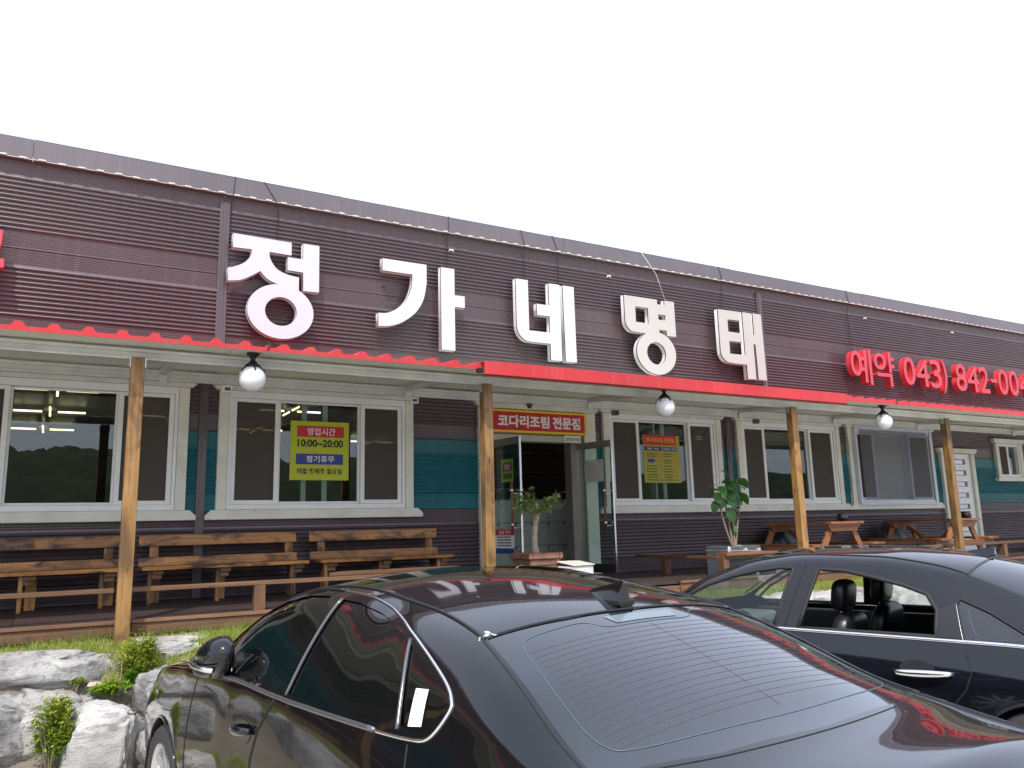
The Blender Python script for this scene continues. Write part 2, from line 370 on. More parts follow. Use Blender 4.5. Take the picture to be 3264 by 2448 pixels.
# ------------------------------------------------------------------ ground, lawn, hills
bm = NB(); bmesh.ops.create_grid(bm, x_segments=40, y_segments=40, size=300)
tag(mesh('parking_ground', bm, M['ground']), 'pale concrete parking ground in front of the restaurant', kind='structure')
def hill(name, y, hmax, label, seed, x0=-260, x1=260, depth=130):
    bm = NB(); nx, ny = 420, 30; g = []
    for j in range(ny+1):
        row = []
        for i in range(nx+1):
            x = x0+(x1-x0)*i/nx; f = j/ny
            crest = .62+.38*noise.noise((x*.011+seed, seed, 0))+.16*noise.noise((x*.035, seed*2, 1))
            h = hmax*crest*math.sin(min(1, f*1.25)*math.pi/2)**1.2+2.6*noise.noise((x*.12, f*9, seed))*min(1, f*4)+2.6*noise.noise((x*.37, f*20, seed))*min(1, f*3)
            row.append(bm.verts.new((x, y+(depth*f if y > 0 else -depth*f), max(-.5, h)-.3*(f == 0))))
        g.append(row)
    for j in range(ny):
        for i in range(nx):
            q = (g[j][i], g[j][i+1], g[j+1][i+1], g[j+1][i]); bm.faces.new(q if y > 0 else q[::-1])
    return tag(mesh(name, bm, M['hill'], smooth=True), label, kind='structure')
hill('forest_hill', -130, 36, 'dark wooded hills across the road behind the parking ground', 3.1)
# ------------------------------------------------------------------ restaurant building
WY = 9.25
Bd = empty('restaurant_building', (0, 0, 0), 0, 'long single-storey restaurant clad in dark brown ribbed metal with a teal stripe', 'restaurant')
Z0, ROWS = 1.05, [1.05, 1.955, 2.83, 3.73, 4.635, 5.60]
XA, XB = -9.0, 26.0
WINS = {  # casing x0, x1, z0, z1
    'a': (-1.07, 1.24, 1.86, 3.38), 'b': (1.55, 3.86, 1.86, 3.38), 'door': (4.78, 6.64, 1.05, 3.36), 'c': (6.78, 9.05, 1.86, 3.38),
    'd': (9.39, 11.83, 1.86, 3.38), 'e': (12.05, 14.47, 1.86, 3.38), 'side': (14.70, 15.78, 1.05, 3.0), 'f': (16.57, 17.53, 2.38, 3.24)}
def profile(z0, z1):
    """siding section: fine ribs near both edges, deep ribs between; list of (z, dy) with dy<0 towards the street"""
    pts = [(z0, .012), (z0+.004, 0)]; band = .185
    def fine(a, b):
        n = max(1, round((b-a)/.024)); st = (b-a)/n
        for i in range(n): z = a+st*i; pts.extend([(z+.001, 0), (z+st-.008, 0), (z+st-.004, .0035)])
    fine(z0+.005, z0+band)
    a, b = z0+band, z1-band; n = round((b-a)/.048); st = (b-a)/n
    for i in range(n):
        z = a+st*i
        pts.extend([(z+st*.02, 0), (z+st*.16, -.003), (z+st*.34, -.021), (z+st*.50, -.024), (z+st*.66, -.021), (z+st*.84, -.003)])
    fine(b+.001, z1-.007); pts.extend([(z1-.004, 0), (z1, .012)])
    return pts
def clip(pts, lo, hi):
    out = []
    for (za, da), (zb, db) in zip(pts, pts[1:]):
        if zb <= lo or za >= hi: continue
        def at(z): return (z, da+(db-da)*(z-za)/max(1e-6, zb-za))
        s = (za, da) if za >= lo else at(lo); e = (zb, db) if zb <= hi else at(hi)
        if not out: out.append(s)
        out.append(e)
    return out
def siding(x0, x1, z0, z1, m):
    pts = profile(z0, z1); cuts = sorted({x0, x1} | {c for w in WINS.values() for c in (w[0]+.03, w[1]-.03) if x0 < c < x1 and w[2]+.03 < z1 and w[3]-.03 > z0})
    for a, b in zip(cuts, cuts[1:]):
        mid = (a+b)/2; spans = [(z0, z1)]
        for w in WINS.values():
            if w[0] < mid < w[1]:
                lo, hi = w[2]+.03, w[3]-.03; ns = []
                for s, e in spans:
                    if hi <= s or lo >= e: ns.append((s, e))
                    else:
                        if lo > s: ns.append((s, lo))
                        if hi < e: ns.append((hi, e))
                spans = ns
        for s, e in spans:
            P = clip(pts, s, e); prev = None; bm = NB()
            for z, d in P:
                cur = (bm.verts.new((a, WY+d, z)), bm.verts.new((b, WY+d, z)))
                if prev: bm.faces.new((prev[0], prev[1], cur[1], cur[0]))
                prev = cur
            mesh('siding_panel', bm, m, Bd, auto=38)
UP, LOW = [XA, 1.53, 10.16, 18.6, XB], [XA, 1.395, 9.22, 14.585, XB]
for r in range(5):
    J = LOW if r < 3 else UP
    for a, b in zip(J, J[1:]): siding(a+.002, b-.002, ROWS[r], ROWS[r+1], M['teal'] if r == 1 else M['brown'])
for x in UP[1:-1]:
    bm = NB(); box(bm, x-.055, x+.055, WY-.035, WY+.005, 3.35, 5.50); box(bm, x-.018, x+.018, WY-.043, WY-.036, 3.35, 5.50)
    mesh('joint_trim', bm, M['brown'], Bd, bevel=.004)
for x in LOW[1:3]:
    bm = NB(); box(bm, x-.045, x+.045, WY-.035, WY+.005, 1.05, 3.42); box(bm, x-.014, x+.014, WY-.043, WY-.036, 1.05, 3.42)
    mesh('joint_trim', bm, M['brown'], Bd, bevel=.004)
# roof edge flashing in lengths, with a turned-back cap
for i, (a, b) in enumerate(zip([-9, -.4, 2.9, 6.2, 9.5, 12.8, 16.1, 19.4, 22.7], [-.4, 2.9, 6.2, 9.5, 12.8, 16.1, 19.4, 22.7, 26])):
    bm = NB(); dy = .003*(i % 2)
    box(bm, a, b-.003, WY-.085-dy, WY-.078-dy, 5.575, 5.80); box(bm, a, b-.003, WY-.085-dy, WY+.35, 5.801, 5.808+dy)
    box(bm, a, b-.003, WY-.077-dy, WY-.02, 5.575, 5.581)
    mesh('roof_flashing', bm, M['flash'], Bd, bevel=.003)
bm = NB(); box(bm, XA, XB, WY+.36, 17, 5.62, 5.72); mesh('roof', bm, M['flash'], Bd)
# rooms
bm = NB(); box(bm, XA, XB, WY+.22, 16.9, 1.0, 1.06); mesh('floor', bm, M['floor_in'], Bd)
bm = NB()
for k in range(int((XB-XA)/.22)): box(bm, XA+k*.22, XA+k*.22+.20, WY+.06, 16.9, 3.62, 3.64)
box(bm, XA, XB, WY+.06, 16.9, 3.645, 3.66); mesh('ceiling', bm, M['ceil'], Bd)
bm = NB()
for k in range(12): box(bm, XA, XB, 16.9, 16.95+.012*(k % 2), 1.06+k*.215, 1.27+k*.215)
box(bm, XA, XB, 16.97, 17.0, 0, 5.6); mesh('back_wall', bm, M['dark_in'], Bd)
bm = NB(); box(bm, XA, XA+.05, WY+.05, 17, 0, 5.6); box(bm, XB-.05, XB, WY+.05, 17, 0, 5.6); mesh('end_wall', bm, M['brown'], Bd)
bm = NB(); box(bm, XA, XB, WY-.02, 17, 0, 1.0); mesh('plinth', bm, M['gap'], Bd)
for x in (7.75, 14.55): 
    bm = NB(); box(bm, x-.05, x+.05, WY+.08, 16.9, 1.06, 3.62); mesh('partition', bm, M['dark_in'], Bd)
# inner lining keeps daylight out between the windows
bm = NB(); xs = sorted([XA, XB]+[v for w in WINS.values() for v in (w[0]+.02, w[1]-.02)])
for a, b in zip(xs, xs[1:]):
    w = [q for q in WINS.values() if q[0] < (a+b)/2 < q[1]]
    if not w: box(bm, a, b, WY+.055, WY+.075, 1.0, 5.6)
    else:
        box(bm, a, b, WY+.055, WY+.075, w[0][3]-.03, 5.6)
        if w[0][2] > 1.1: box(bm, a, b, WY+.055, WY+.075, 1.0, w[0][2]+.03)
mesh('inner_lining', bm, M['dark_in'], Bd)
def board(name, pts, y0, y1, parent, m=None, bev=.004):
    bm = NB(); poly_prism(bm, pts, y0, y1); return mesh(name, bm, m or M['trim'], parent, bevel=bev)
def casing(P, x0, x1, z0, z1, ov=.10, sill=True, hz=.09, sz=.105, wd=.105, bottom=None):
    zt = z1-hz; zb = z0+(sz if sill else 0)
    y0, y1 = WY-.062, WY+.04
    for a, b in ((x0, x0+wd), (x1-wd, x1)): board('casing', [(a, zb+.002), (b, zb+.002), (b, zt-.002), (a, zt-.002)], y0, y1, P)
    board('header', [(x0-.03, zt), (x1+.03, zt), (x1+ov, zt+.075), (x1+ov, z1), (x0-ov, z1), (x0-ov, zt+.075)], y0-.022, y1, P)
    if sill: board('sill', [(x0-ov-.01, z0), (x1+ov+.01, z0), (x1+ov+.01, z0+.045), (x1+.045, zb), (x0-.045, zb), (x0-ov-.01, z0+.045)], y0-.03, y1, P)
def rect_frame(bm, x0, x1, z0, z1, w, y0, y1, wt=None, wb=None):
    wt = wt or w; wb = wb or w
    box(bm, x0, x0+w, y0, y1, z0, z1); box(bm, x1-w, x1, y0, y1, z0, z1)
    box(bm, x0+w, x1-w, y0, y1, z0, z0+wb); box(bm, x0+w, x1-w, y0, y1, z1-wt, z1)
def pane(name, x0, x1, z0, z1, y, m, parent):
    bm = NB(); box(bm, x0, x1, y, y+.006, z0, z1); return mesh(name, bm, m, parent)
def window(key, cl, cr, lsplit, rsplit, ctr=M['pane'], side=None, stiles=(), frame='vinyl', proud=0):
    x0, x1, z0, z1 = WINS[key]; side = side or M['screen']
    P = empty('window'); P.parent = Bd
    casing(P, x0, x1, z0, z1)
    fx0, fx1, fz0, fz1 = x0+.108, x1-.108, z0+.108, z1-.093
    bm = NB(); rect_frame(bm, fx0, fx1, fz0, fz1, .035, WY-.05-proud, WY+.10, .075, .055); 
    for i in range(4):
        t = fx0+(fx1-fx0)*(i+.5)/4
        box(bm, t-.012, t+.012, WY-.053-proud, WY-.0505-proud, fz0+.020, fz0+.026)
    mesh('window_frame', bm, M[frame], P, bevel=.004)
    gz0, gz1 = fz0+.057, fz1-.077
    for (a, b) in ((fx0+.037, lsplit), (rsplit, fx1-.037)):
        bm = NB(); rect_frame(bm, a, b, gz0, gz1, .05, WY-.03-proud, WY+.012, .04, .045); mesh('sash', bm, M[frame], P, bevel=.004)
        pane('screen', a+.048, b-.048, gz0+.04, gz1-.035, WY-.012-proud, side, P)
        pane('pane', a+.048, b-.048, gz0+.04, gz1-.035, WY+.03, M['pane'], P)
    bm = NB(); rect_frame(bm, lsplit-.02, rsplit+.02, gz0, gz1, .045, WY+.016, WY+.05, .02, .03); mesh('sash', bm, M[frame], P, bevel=.004)
    pane('pane', lsplit+.022, rsplit-.022, gz0+.028, gz1-.018, WY+.03, ctr, P)
    for s in stiles:
        bm = NB(); box(bm, s-.028, s+.028, WY+.13, WY+.17, gz0, gz1); box(bm, s-.006, s+.006, WY+.122, WY+.129, gz0, gz1); mesh('inner_stile', bm, M[frame], P)
    bm = NB(); rect_frame(bm, fx0, fx1, fz0, fz1, .05, WY+.11, WY+.20); mesh('inner_frame', bm, M[frame], P)
    return P
window('a', 0, 0, -.42, .55)
window('b', 0, 0, 2.22, 3.19, stiles=(2.55, 2.80))
window('c', 0, 0, 7.44, 8.39, stiles=(7.84, 8.02))
window('d', 0, 0, 10.03, 11.07)
window('e', 0, 0, 12.71, 13.69, ctr=M['frost'], side=M['screen'], frame='vinyl_blue', proud=.05)
# the full-size insect screen over the film-covered window
bm = NB(); box(bm, 12.30, 14.22, WY-.115, WY-.112, 2.03, 3.26)
sc = mesh('outer_screen', bm, glass('fine_screen', (.86,.86,.88), .01, .1, .5, ((.30,.31,.33), .16)), [o for o in Bd.children if o.name.startswith('window')][-1])
bm = NB(); rect_frame(bm, 12.17, 14.35, 1.93, 3.33, .05, WY-.12, WY-.095); mesh('screen_frame', bm, M['vinyl_blue'], sc.parent, bevel=.004)
# horizontal blind slats behind the fourth large window
bm = NB()
for k in range(9): box(bm, 10.02, 11.1, WY+.19, WY+.205, 2.70+k*.055, 2.735+k*.055)
mesh('blind', bm, M['dark_in'], [o for o in Bd.children if o.name.startswith('window')][3])
# small window at the far right
x0, x1, z0, z1 = WINS['f']; P = empty('window'); P.parent = Bd
casing(P, x0, x1, z0, z1, ov=.07, hz=.095, sz=.09, wd=.10)
bm = NB(); rect_frame(bm, x0+.1, x1-.1, z0+.09, z1-.1, .05, WY-.04, WY+.08); mesh('window_frame', bm, M['vinyl'], P, bevel=.004)
bm = NB(); box(bm, (x0+x1)/2-.03, (x0+x1)/2+.03, WY-.02, WY+.02, z0+.14, z1-.15); mesh('sash', bm, M['vinyl'], P, bevel=.004)
pane('screen', x0+.15, (x0+x1)/2-.03, z0+.14, z1-.15, WY-.01, M['screen'], P); pane('pane', x0+.15, x1-.15, z0+.14, z1-.15, WY+.03, M['pane'], P)
# white side door with glazed slots
P = empty('side_door'); P.parent = Bd
x0, x1, z0, z1 = WINS['side']; casing(P, x0, x1, z0, z1, ov=.08, sill=False, wd=.10)
bm = NB(); slots = [1.20+.215*k for k in range(8)]
zc_ = [1.06]+[v for s in slots for v in (s, s+.085)]+[2.90]
box(bm, x0+.11, x0+.30, WY-.015, WY+.03, 1.06, 2.90); box(bm, x1-.28, x1-.11, WY-.015, WY+.03, 1.06, 2.90)
for a, b in zip(zc_[::2], zc_[1::2]): box(bm, x0+.30, x1-.28, WY-.015, WY+.03, a, b)
mesh('door_leaf', bm, M['vinyl'], P, bevel=.003)
for s in slots:
    bm = NB(); rect_frame(bm, x0+.29, x1-.27, s-.008, s+.093, .012, WY-.022, WY-.0155); mesh('slot_frame', bm, M['alu'], P)
    pane('pane', x0+.30, x1-.28, s, s+.085, WY, glass('mirror_slot', (.25,.28,.26), .35, .6) if s == slots[0] else bpy.data.materials['mirror_slot'], P)
bm = NB(); tube(bm, [(x0+.17, WY-.02, 2.0), (x0+.17, WY-.06, 2.0), (x0+.28, WY-.06, 2.0)], .010); mesh('handle', bm, M['steel'], P)
# main entrance
P = empty('entrance'); P.parent = Bd
board('header', [(4.80, 3.262), (6.64, 3.262), (6.72, 3.34), (6.72, 3.38), (4.70, 3.38), (4.70, 3.34)], WY-.084, WY+.04, P)
board('casing', [(4.78, 1.05), (4.90, 1.05), (4.90, 3.26), (4.78, 3.26)], WY-.062, WY+.04, P)
board('casing', [(6.44, 1.05), (6.635, 1.05), (6.635, 3.26), (6.44, 3.26)], WY-.062, WY+.04, P)
bm = NB(); box(bm, 4.902, 4.99, WY-.05, WY+.12, 1.06, 2.835); box(bm, 6.21, 6.30, WY-.05, WY+.12, 1.06, 2.835); box(bm, 6.302, 6.438, WY-.03, WY+.12, 1.06, 3.26); box(bm, 4.902, 6.30, WY-.03, WY+.12, 2.925, 3.26)
mesh('door_frame', bm, M['alu'], P, bevel=.004)
bm = NB(); box(bm, 4.902, 6.30, WY-.055, WY+.12, 2.837, 2.923); mesh('lintel', bm, M['lintel'], P, bevel=.004)
bm = NB(); box(bm, 4.91, 6.43, WY-.09, WY+.1, 1.052, 1.075); mesh('threshold', bm, M['alu'], P)
wood_h = wood('handle_wood', (.12,.035,.02), (.22,.07,.035), (.28,.10,.05), 2, 0, .35, False)
def leaf_door(hx, ang, sgn, label, low):
    D = empty('glass_door', (hx, WY-.06, 0), ang); D.parent = Bd; D['label'] = label
    w = .60
    a, b = (0, w) if sgn > 0 else (-w, 0)
    bm = NB(); box(bm, a, b, -.02, .02, 2.735, 2.825); mesh('top_rail', bm, M['alu'], D, bevel=.003)
    bm = NB(); box(bm, a, b, -.02, .02, 1.085, 1.20); mesh('bottom_rail', bm, M['dark_trim'], D, bevel=.003)
    bm = NB(); box(bm, a, b, -.006, .006, 1.201, 2.734); mesh('pane', bm, M['door_pane'], D)
    e = b if sgn > 0 else a
    bm = NB(); box(bm, e-.011, e+.011, -.014, .014, 1.085, 2.825); mesh('edge_strip', bm, M['steel'], D)
    hx_ = (w-.085)*sgn
    for s in (-1, 1):
        bm = NB(); tube(bm, [(hx_, s*.075, 1.62), (hx_, s*.075, 2.27)], .017, 12); h = mesh('handle', bm, wood_h, D, smooth=True)
        bm = NB()
        for z in (1.735, 2.155):
            tube(bm, [(hx_, 0, z-.04), (hx_, s*.075, z-.04)], .006); tube(bm, [(hx_, s*.075, z-.012), (hx_, s*.075, z+.012)], .0185, 12)
        mesh('handle_mount', bm, M['p_white'], h)
    bm = NB(); box(bm, e-.03*sgn-.012, e-.03*sgn+.012, -.0085, -.0065, 1.93, 2.06); mesh('sticker', bm, M['lime'], D)
    return D
dl = leaf_door(4.97, R(-84), 1, 'left glass door leaf swung open', False)
dr = leaf_door(6.32, R(103), -1, 'right glass door leaf swung open with grey paper', False)
bm = NB(); box(bm, -.46, -.12, .0075, .0095, 2.28, 2.58); mesh('paper_notice', bm, M['p_grey'], dr)
# ------------------------------------------------------------------ awning
Aw = empty('awning', (0, 0, 0), 0, 'long red corrugated metal awning on wooden posts along the restaurant front', 'awning')
YE, SL = 6.75, .085
def zs(y): return 3.245+(y-YE)*SL
def corr(x0, x1, pitch=.232):
    prof = []; x = x0
    while x < x1-.01:
        prof += [(x, 0), (min(x+pitch*.30, x1), 0), (min(x+pitch*.42, x1), .038), (min(x+pitch*.62, x1), .038), (min(x+pitch*.74, x1), 0)]; x += pitch
    prof = [p for i, p in enumerate(prof) if i == 0 or p[0] > prof[i-1][0]+1e-4]
    bm = NB(); ys = [YE, WY-.03]; T = .012
    rows = {}
    for j, y in enumerate(ys):
        for k in (0, 1): rows[j, k] = [bm.verts.new((px, y, zs(y)+ph+(.002 if k else -T+.002))) for px, ph in prof]
    n = len(prof)
    for i in range(n-1):
        bm.faces.new((rows[0,1][i], rows[0,1][i+1], rows[1,1][i+1], rows[1,1][i])); bm.faces.new((rows[0,0][i+1], rows[0,0][i], rows[1,0][i], rows[1,0][i+1]))
        bm.faces.new((rows[0,0][i], rows[0,0][i+1], rows[0,1][i+1], rows[0,1][i]))
    mesh('roof_sheet', bm, M['red'], Aw)
    # eave lip hanging from the sheet
    bm = NB(); top = [bm.verts.new((px, YE-.004, zs(YE)+ph+.004)) for px, ph in prof]; bot = [bm.verts.new((px, YE-.004, zs(YE)-.030)) for px, ph in prof]
    topb = [bm.verts.new((px, YE-.001, zs(YE)+ph+.004)) for px, ph in prof]; botb = [bm.verts.new((px, YE-.001, zs(YE)-.030)) for px, ph in prof]
    for i in range(n-1):
        bm.faces.new((bot[i], bot[i+1], top[i+1], top[i])); bm.faces.new((botb[i+1], botb[i], topb[i], topb[i+1])); bm.faces.new((top[i], top[i+1], topb[i+1], topb[i])); bm.faces.new((botb[i], botb[i+1], bot[i+1], bot[i]))
    mesh('eave_lip', bm, M['red'], Aw)
joins = [-9, -4.8, -.65, 1.53, 3.56]
for a, b in zip(joins, joins[1:]): corr(a, b-.004)
for a, b in zip([8.86, 10.42, 14.0, 18.0, 22.0], [10.42, 14.0, 18.0, 22.0, 26.0]): corr(a, b-.004)
# flat red fascia box in the middle
for a, b in ((3.555, 6.50), (6.503, 8.85)):
    bm = NB(); box(bm, a, b, YE-.055, YE-.04, 3.165, 3.295); vq = box(bm, a, b, YE-.039, YE+.55, 0, .010)
    for v in vq: v.co.z += zs(v.co.y)+.041
    box(bm, a, b, YE-.039, YE+.02, 3.165, 3.172)
    mesh('fascia', bm, M['red'], Aw, bevel=.003)
bm = NB(); box(bm, 3.50, 3.555, YE-.03, YE+.02, 3.185, 3.225); mesh('fascia_end', bm, M['gap'], Aw)
# cream soffit panels with shallow joints
xs = [-8.44+2.42*k for k in range(15)]
for a, b in zip(xs, xs[1:]):
    bm = NB(); vs_ = box(bm, a, b-.006, YE+.022, WY-.035, 0, .012)
    for v in vs_: v.co.z += zs(v.co.y)-.030
    mesh('soffit_panel', bm, M['soffit'], Aw)
def channel(name, y, z0, z1, x0=-9, x1=26):
    h = z1-z0; bm = NB()
    box(bm, x0, x1, y, y+.05, z0, z0+h*.24); box(bm, x0, x1, y+.012, y+.05, z0+h*.245, z0+h*.70); box(bm, x0, x1, y, y+.05, z0+h*.705, z1)
    mesh(name, bm, M['galv'], Aw, bevel=.003)
channel('front_beam', 7.10, 3.135, 3.225); channel('back_beam', 8.62, 3.245, 3.352)
POSTS = [(.54, 7.05), (3.75, 7.05), (8.19, 7.05), (11.46, 7.05), (14.75, 7.05), (-2.7, 7.05), (-6.0, 7.05)]
for k, x in enumerate([-2.7, .9, 3.55, 6.15, 8.9, 11.0, 13.2, 16.2, 19.5, 22.6]):
    bm = NB(); vs_ = box(bm, x-.03, x+.03, 7.152, 8.617, -.055, 0)
    for v in vs_: v.co.z += zs(v.co.y)-.034
    mesh('cross_beam', bm, M['galv'], Aw, bevel=.003)
    bm = NB(); box(bm, x-.04, x+.04, 8.60, 8.618, 3.215, 3.30); mesh('bracket', bm, M['galv'], Aw, bevel=.004)
for x, y in POSTS:
    bm = NB(); box(bm, x-.052, x+.052, y-.05, y+.048, .70, 3.134)
    p = mesh('post', bm, M['post'], Aw, bevel=.006)
    bm = NB(); box(bm, x-.06, x-.054, y-.03, y+.03, 3.05, 3.13); box(bm, x+.054, x+.06, y-.03, y+.03, 3.05, 3.13); mesh('angle_plate', bm, M['steel'], p)
# ------------------------------------------------------------------ globe lamps under the awning
def globe_lamp(x, y, zt, label):
    L = empty('globe_lamp', (x, y, zt), 0, label, 'lamp', 'globe lamps under the awning edge')
    bm = NB(); lathe(bm, [(.052, 0), (.056, -.008), (.05, -.016), (.030, -.035), (.021, -.055), (.020, -.068), (.03, -.078), (.042, -.09), (.046, -.098), (.062, -.106), (.064, -.128), (.055, -.134)], n=20); mesh('mount', bm, M['iron'], L, smooth=True)
    bm = NB(); ball(bm, (0, 0, -.225), .113, 28); mesh('globe', bm, M['globe'], L, smooth=True)
    for k in range(5):
        a = 2*math.pi*k/5-math.pi/2+.02; bm = NB(); d = Vector((math.cos(a), math.sin(a), 0)); pts = []; rs = []
        for j in range(7):
            t = R(28+j*5.6); pts.append(Vector((0,0,-.225))+d*.117*math.sin(t)+Vector((0,0,.117*math.cos(t)))); rs.append([.010,.011,.009,.0055,.0065,.010,.003][j])
        tube(bm, pts, rs, 6); mesh('claw', bm, M['iron'], L, smooth=True)
    bm = NB(); tube(bm, [(.03, 0, -.004), (.07, -.06, .0), (.085, YE-y-.012, -.002), (.088, YE-y-.014, .035), (.088, YE-y-.010, .075)], .0055, 6); mesh('cable', bm, M['dark_trim'], L)
globe_lamp(1.425, 6.92, 3.228, 'white globe lamp between the first two wooden posts')
globe_lamp(5.96, 6.90, 3.222, 'white globe lamp under the flat red fascia by the entrance')
globe_lamp(9.84, 6.91, 3.226, 'white globe lamp before the film-covered window near the right')
# small spot fittings and a camera below the rear beam
for x, lab in ((1.52, 'small square grey box below the awning beam between first two windows'), (3.62, 'small white clip spot below the awning beam before the teal panel'), (6.55, 'small grey box fitting below the awning beam beside the third window'), (9.2, 'small grey box below the awning beam by the fourth window')):
    t = empty('beam_box', (x, 8.60, 3.245), 0, lab, 'fitting', 'small fittings below the awning beam')
    bm = NB(); rect_frame(bm, -.045, .045, -.085, -.02, .014, -.03, .03); mesh('shell', bm, M['p_white'] if x < 4 else M['satin'], t, bevel=.003)
    bm = NB(); box(bm, -.030, .030, -.02, .02, -.07, -.035); mesh('lens', bm, M['satin'] if x < 4 else M['dark_trim'], t); bm = NB(); box(bm, -.012, .012, -.012, .012, -.02, 0.001); mesh('stem', bm, M['galv'], t)
t = empty('dome_camera', (5.20, 8.60, 3.245), 0, 'small dark dome camera below the beam above the entrance sign', 'camera')
bm = NB(); lathe(bm, [(.03, 0), (.045, -.012), (.04, -.03)], n=16); mesh('base', bm, M['satin'], t, smooth=True)
bm = NB(); ball(bm, (0, 0, -.032), .032, 14); mesh('dome', bm, M['black'], t, smooth=True)
# ------------------------------------------------------------------ deck
Dk = empty('wooden_deck', (0, 0, 0), 0, 'dark weathered wooden deck along the restaurant front', 'deck')
YD = 7.25
x = -9; cuts = [-9, -7.2, -3.6, -.2, 3.4, 4.4, 6.3, 9.9, 13.5, 17.1, 20.7, 24.3]
nb = 14; bw = (WY-.02-YD)/nb
shared = {}
for a, b in zip(cuts, cuts[1:]):
    for k in range(nb):
        key = round(b-a, 3)
        if key not in shared:
            bm = NB(); box(bm, 0, b-a-.004, 0, bw-.007, -.028, 0); me = bpy.data.meshes.new('deck_board'); bm.to_mesh(me); bm.free(); me.materials.append(M['deck']); shared[key] = me
        o = link('board', shared[key], None, Dk); o.location = (a, YD+k*bw, Z0+random.uniform(-.0015, .0015))
for i, (a, b) in enumerate(((-9, -3.6), (-3.6, .62), (.62, 4.30), (6.32, 9.9), (9.9, 13.5), (13.5, 17.1), (17.1, 20.7))):
    for z0, z1, dy in ((.86, .925, .014), (.93, 1.02, .004), (1.024, 1.052, -.012)):
        bm = NB(); box(bm, a+.002, b-.002, YD-.030+dy, YD-.004, z0, z1); mesh('fascia_board', bm, M['fascia'], Dk, bevel=.003)
bm = NB(); box(bm, -9, 20, YD-.002, YD+.02, .5, 1.0); mesh('skirt', bm, M['fascia'], Dk)
# entrance steps
for k in range(5):
    y1 = YD-.03-k*.28; z1 = .88-k*.17
    for j in range(2):
        bm = NB(); box(bm, 4.32, 6.30, y1-.28+j*.14, y1-.28+j*.14+.134, z1-.035, z1); mesh('step_board', bm, M['fascia'], Dk, bevel=.003)
    bm = NB(); box(bm, 4.32, 6.30, y1-.262, y1-.245, 0 if k == 4 else z1-.205, z1-.036); mesh('riser', bm, M['fascia'], Dk)
# low rails
def rail(name, label, segs, posts, caps=()):
    Rl = empty(name, (0, 0, 0), 0, label, 'railing', 'low wooden rails on the deck edge')
    for (x0, x1, y0, y1) in segs:
        bm = NB(); box(bm, x0, x1, y0, y1, 1.262, 1.298); mesh('rail_board', bm, M['rail'], Rl, bevel=.004)
    for px, py in posts:
        bm = NB(); box(bm, px-.045, px+.045, py-.045, py+.045, 1.048, 1.26); mesh('rail_post', bm, M['rail_post'], Rl, bevel=.004)
    for (pts, z) in caps:
        bm = NB(); a = [bm.verts.new((x_, y_, z)) for x_, y_ in pts]; b = [bm.verts.new((x_, y_, z+.034)) for x_, y_ in pts]
        bm.faces.new(a[::-1]); bm.faces.new(b); n = len(pts)
        for i in range(n): bm.faces.new((a[i], a[(i+1) % n], b[(i+1) % n], b[i]))
        mesh('cap_board', bm, M['rail'], Rl, bevel=.004)
rail('deck_rail', 'low weathered wooden rail on the deck edge before the benches', [(-9, .485, 7.27, 7.33), (.595, 3.55, 7.27, 7.33), (3.5, 3.56, 7.332, 9.0)], [(-1.6, 7.30), (1.62, 7.30), (3.50, 7.30), (3.52, 8.4)], [([(2.25, 7.34), (3.6, 7.34), (3.6, 7.52), (2.43, 7.52)], 1.299)])
rail('deck_rail', 'low reddish wooden rail on the deck edge before the picnic tables', [(7.05, 8.13, 7.27, 7.33), (8.25, 11.40, 7.27, 7.33), (11.52, 14.69, 7.27, 7.33), (14.82, 20, 7.27, 7.33), (7.0, 7.06, 7.332, 8.9)], [(7.08, 7.30), (9.6, 7.30), (13.0, 7.30), (16.4, 7.30), (7.03, 8.3)], [([(7.06, 7.22), (7.95, 7.22), (7.84, 7.42), (7.06, 7.42)], 1.299)])
# ------------------------------------------------------------------ channel letters on the wall
def smooth_pts(pts, n=5):
    out = []; m = len(pts)
    for i in range(m-1):
        p0, p1, p2, p3 = (Vector(pts[max(i-1, 0)]), Vector(pts[i]), Vector(pts[i+1]), Vector(pts[min(i+2, m-1)]))
        for k in range(n):
            t = k/n
            out.append(tuple(.5*((2*p1)+(-p0+p2)*t+(2*p0-5*p1+4*p2-p3)*t*t+(-p0+3*p1-3*p2+p3)*t**3)))
    out.append(tuple(pts[-1])); return out
def arc(cx, cz, rx, rz, a0, a1, n=48): return [(cx+rx*math.cos(R(a0+(a1-a0)*k/n)), cz+rz*math.sin(R(a0+(a1-a0)*k/n))) for k in range(n+1)]
def ell(cx, cz, rx, rz, n=48): return arc(cx, cz, rx, rz, 0, 360*(n-1)/n, n-1)
def letter(loops, face, side, yf, depth, label, group, edge=.016):
    xs = [p[0] for p in loops[0]]; zs_ = [p[1] for p in loops[0]]; cx, cz = (min(xs)+max(xs))/2, min(zs_)
    L = empty('sign_letter', (cx, yf, cz), 0, label, 'sign letter', group)
    loops = [[(x-cx, z-cz) for x, z in l] for l in loops]
    f = link('face', curve_mesh(loops, .006, -.0015), face, L); f.location = (0, 0, 0)
    e = link('edge_band', curve_mesh(loops, edge), M['black'], L); e.location = (0, .0065, 0)
    s = link('side_shell', curve_mesh(loops, depth-edge-.008, .001), side, L); s.location = (0, edge+.007, 0)
    for px in (-.2, .2):
        bm = NB(); zc = .12+.5*(max(zs_)-min(zs_)); tube(bm, [(px, depth, zc), (px, WY-yf-.012, zc)], .008, 6); mesh('stand_off', bm, M['satin'], L)
    return L
GW = 'large white letters of the restaurant name'
ring1 = arc(2.16, 4.22, .38, .325, 59, -262)
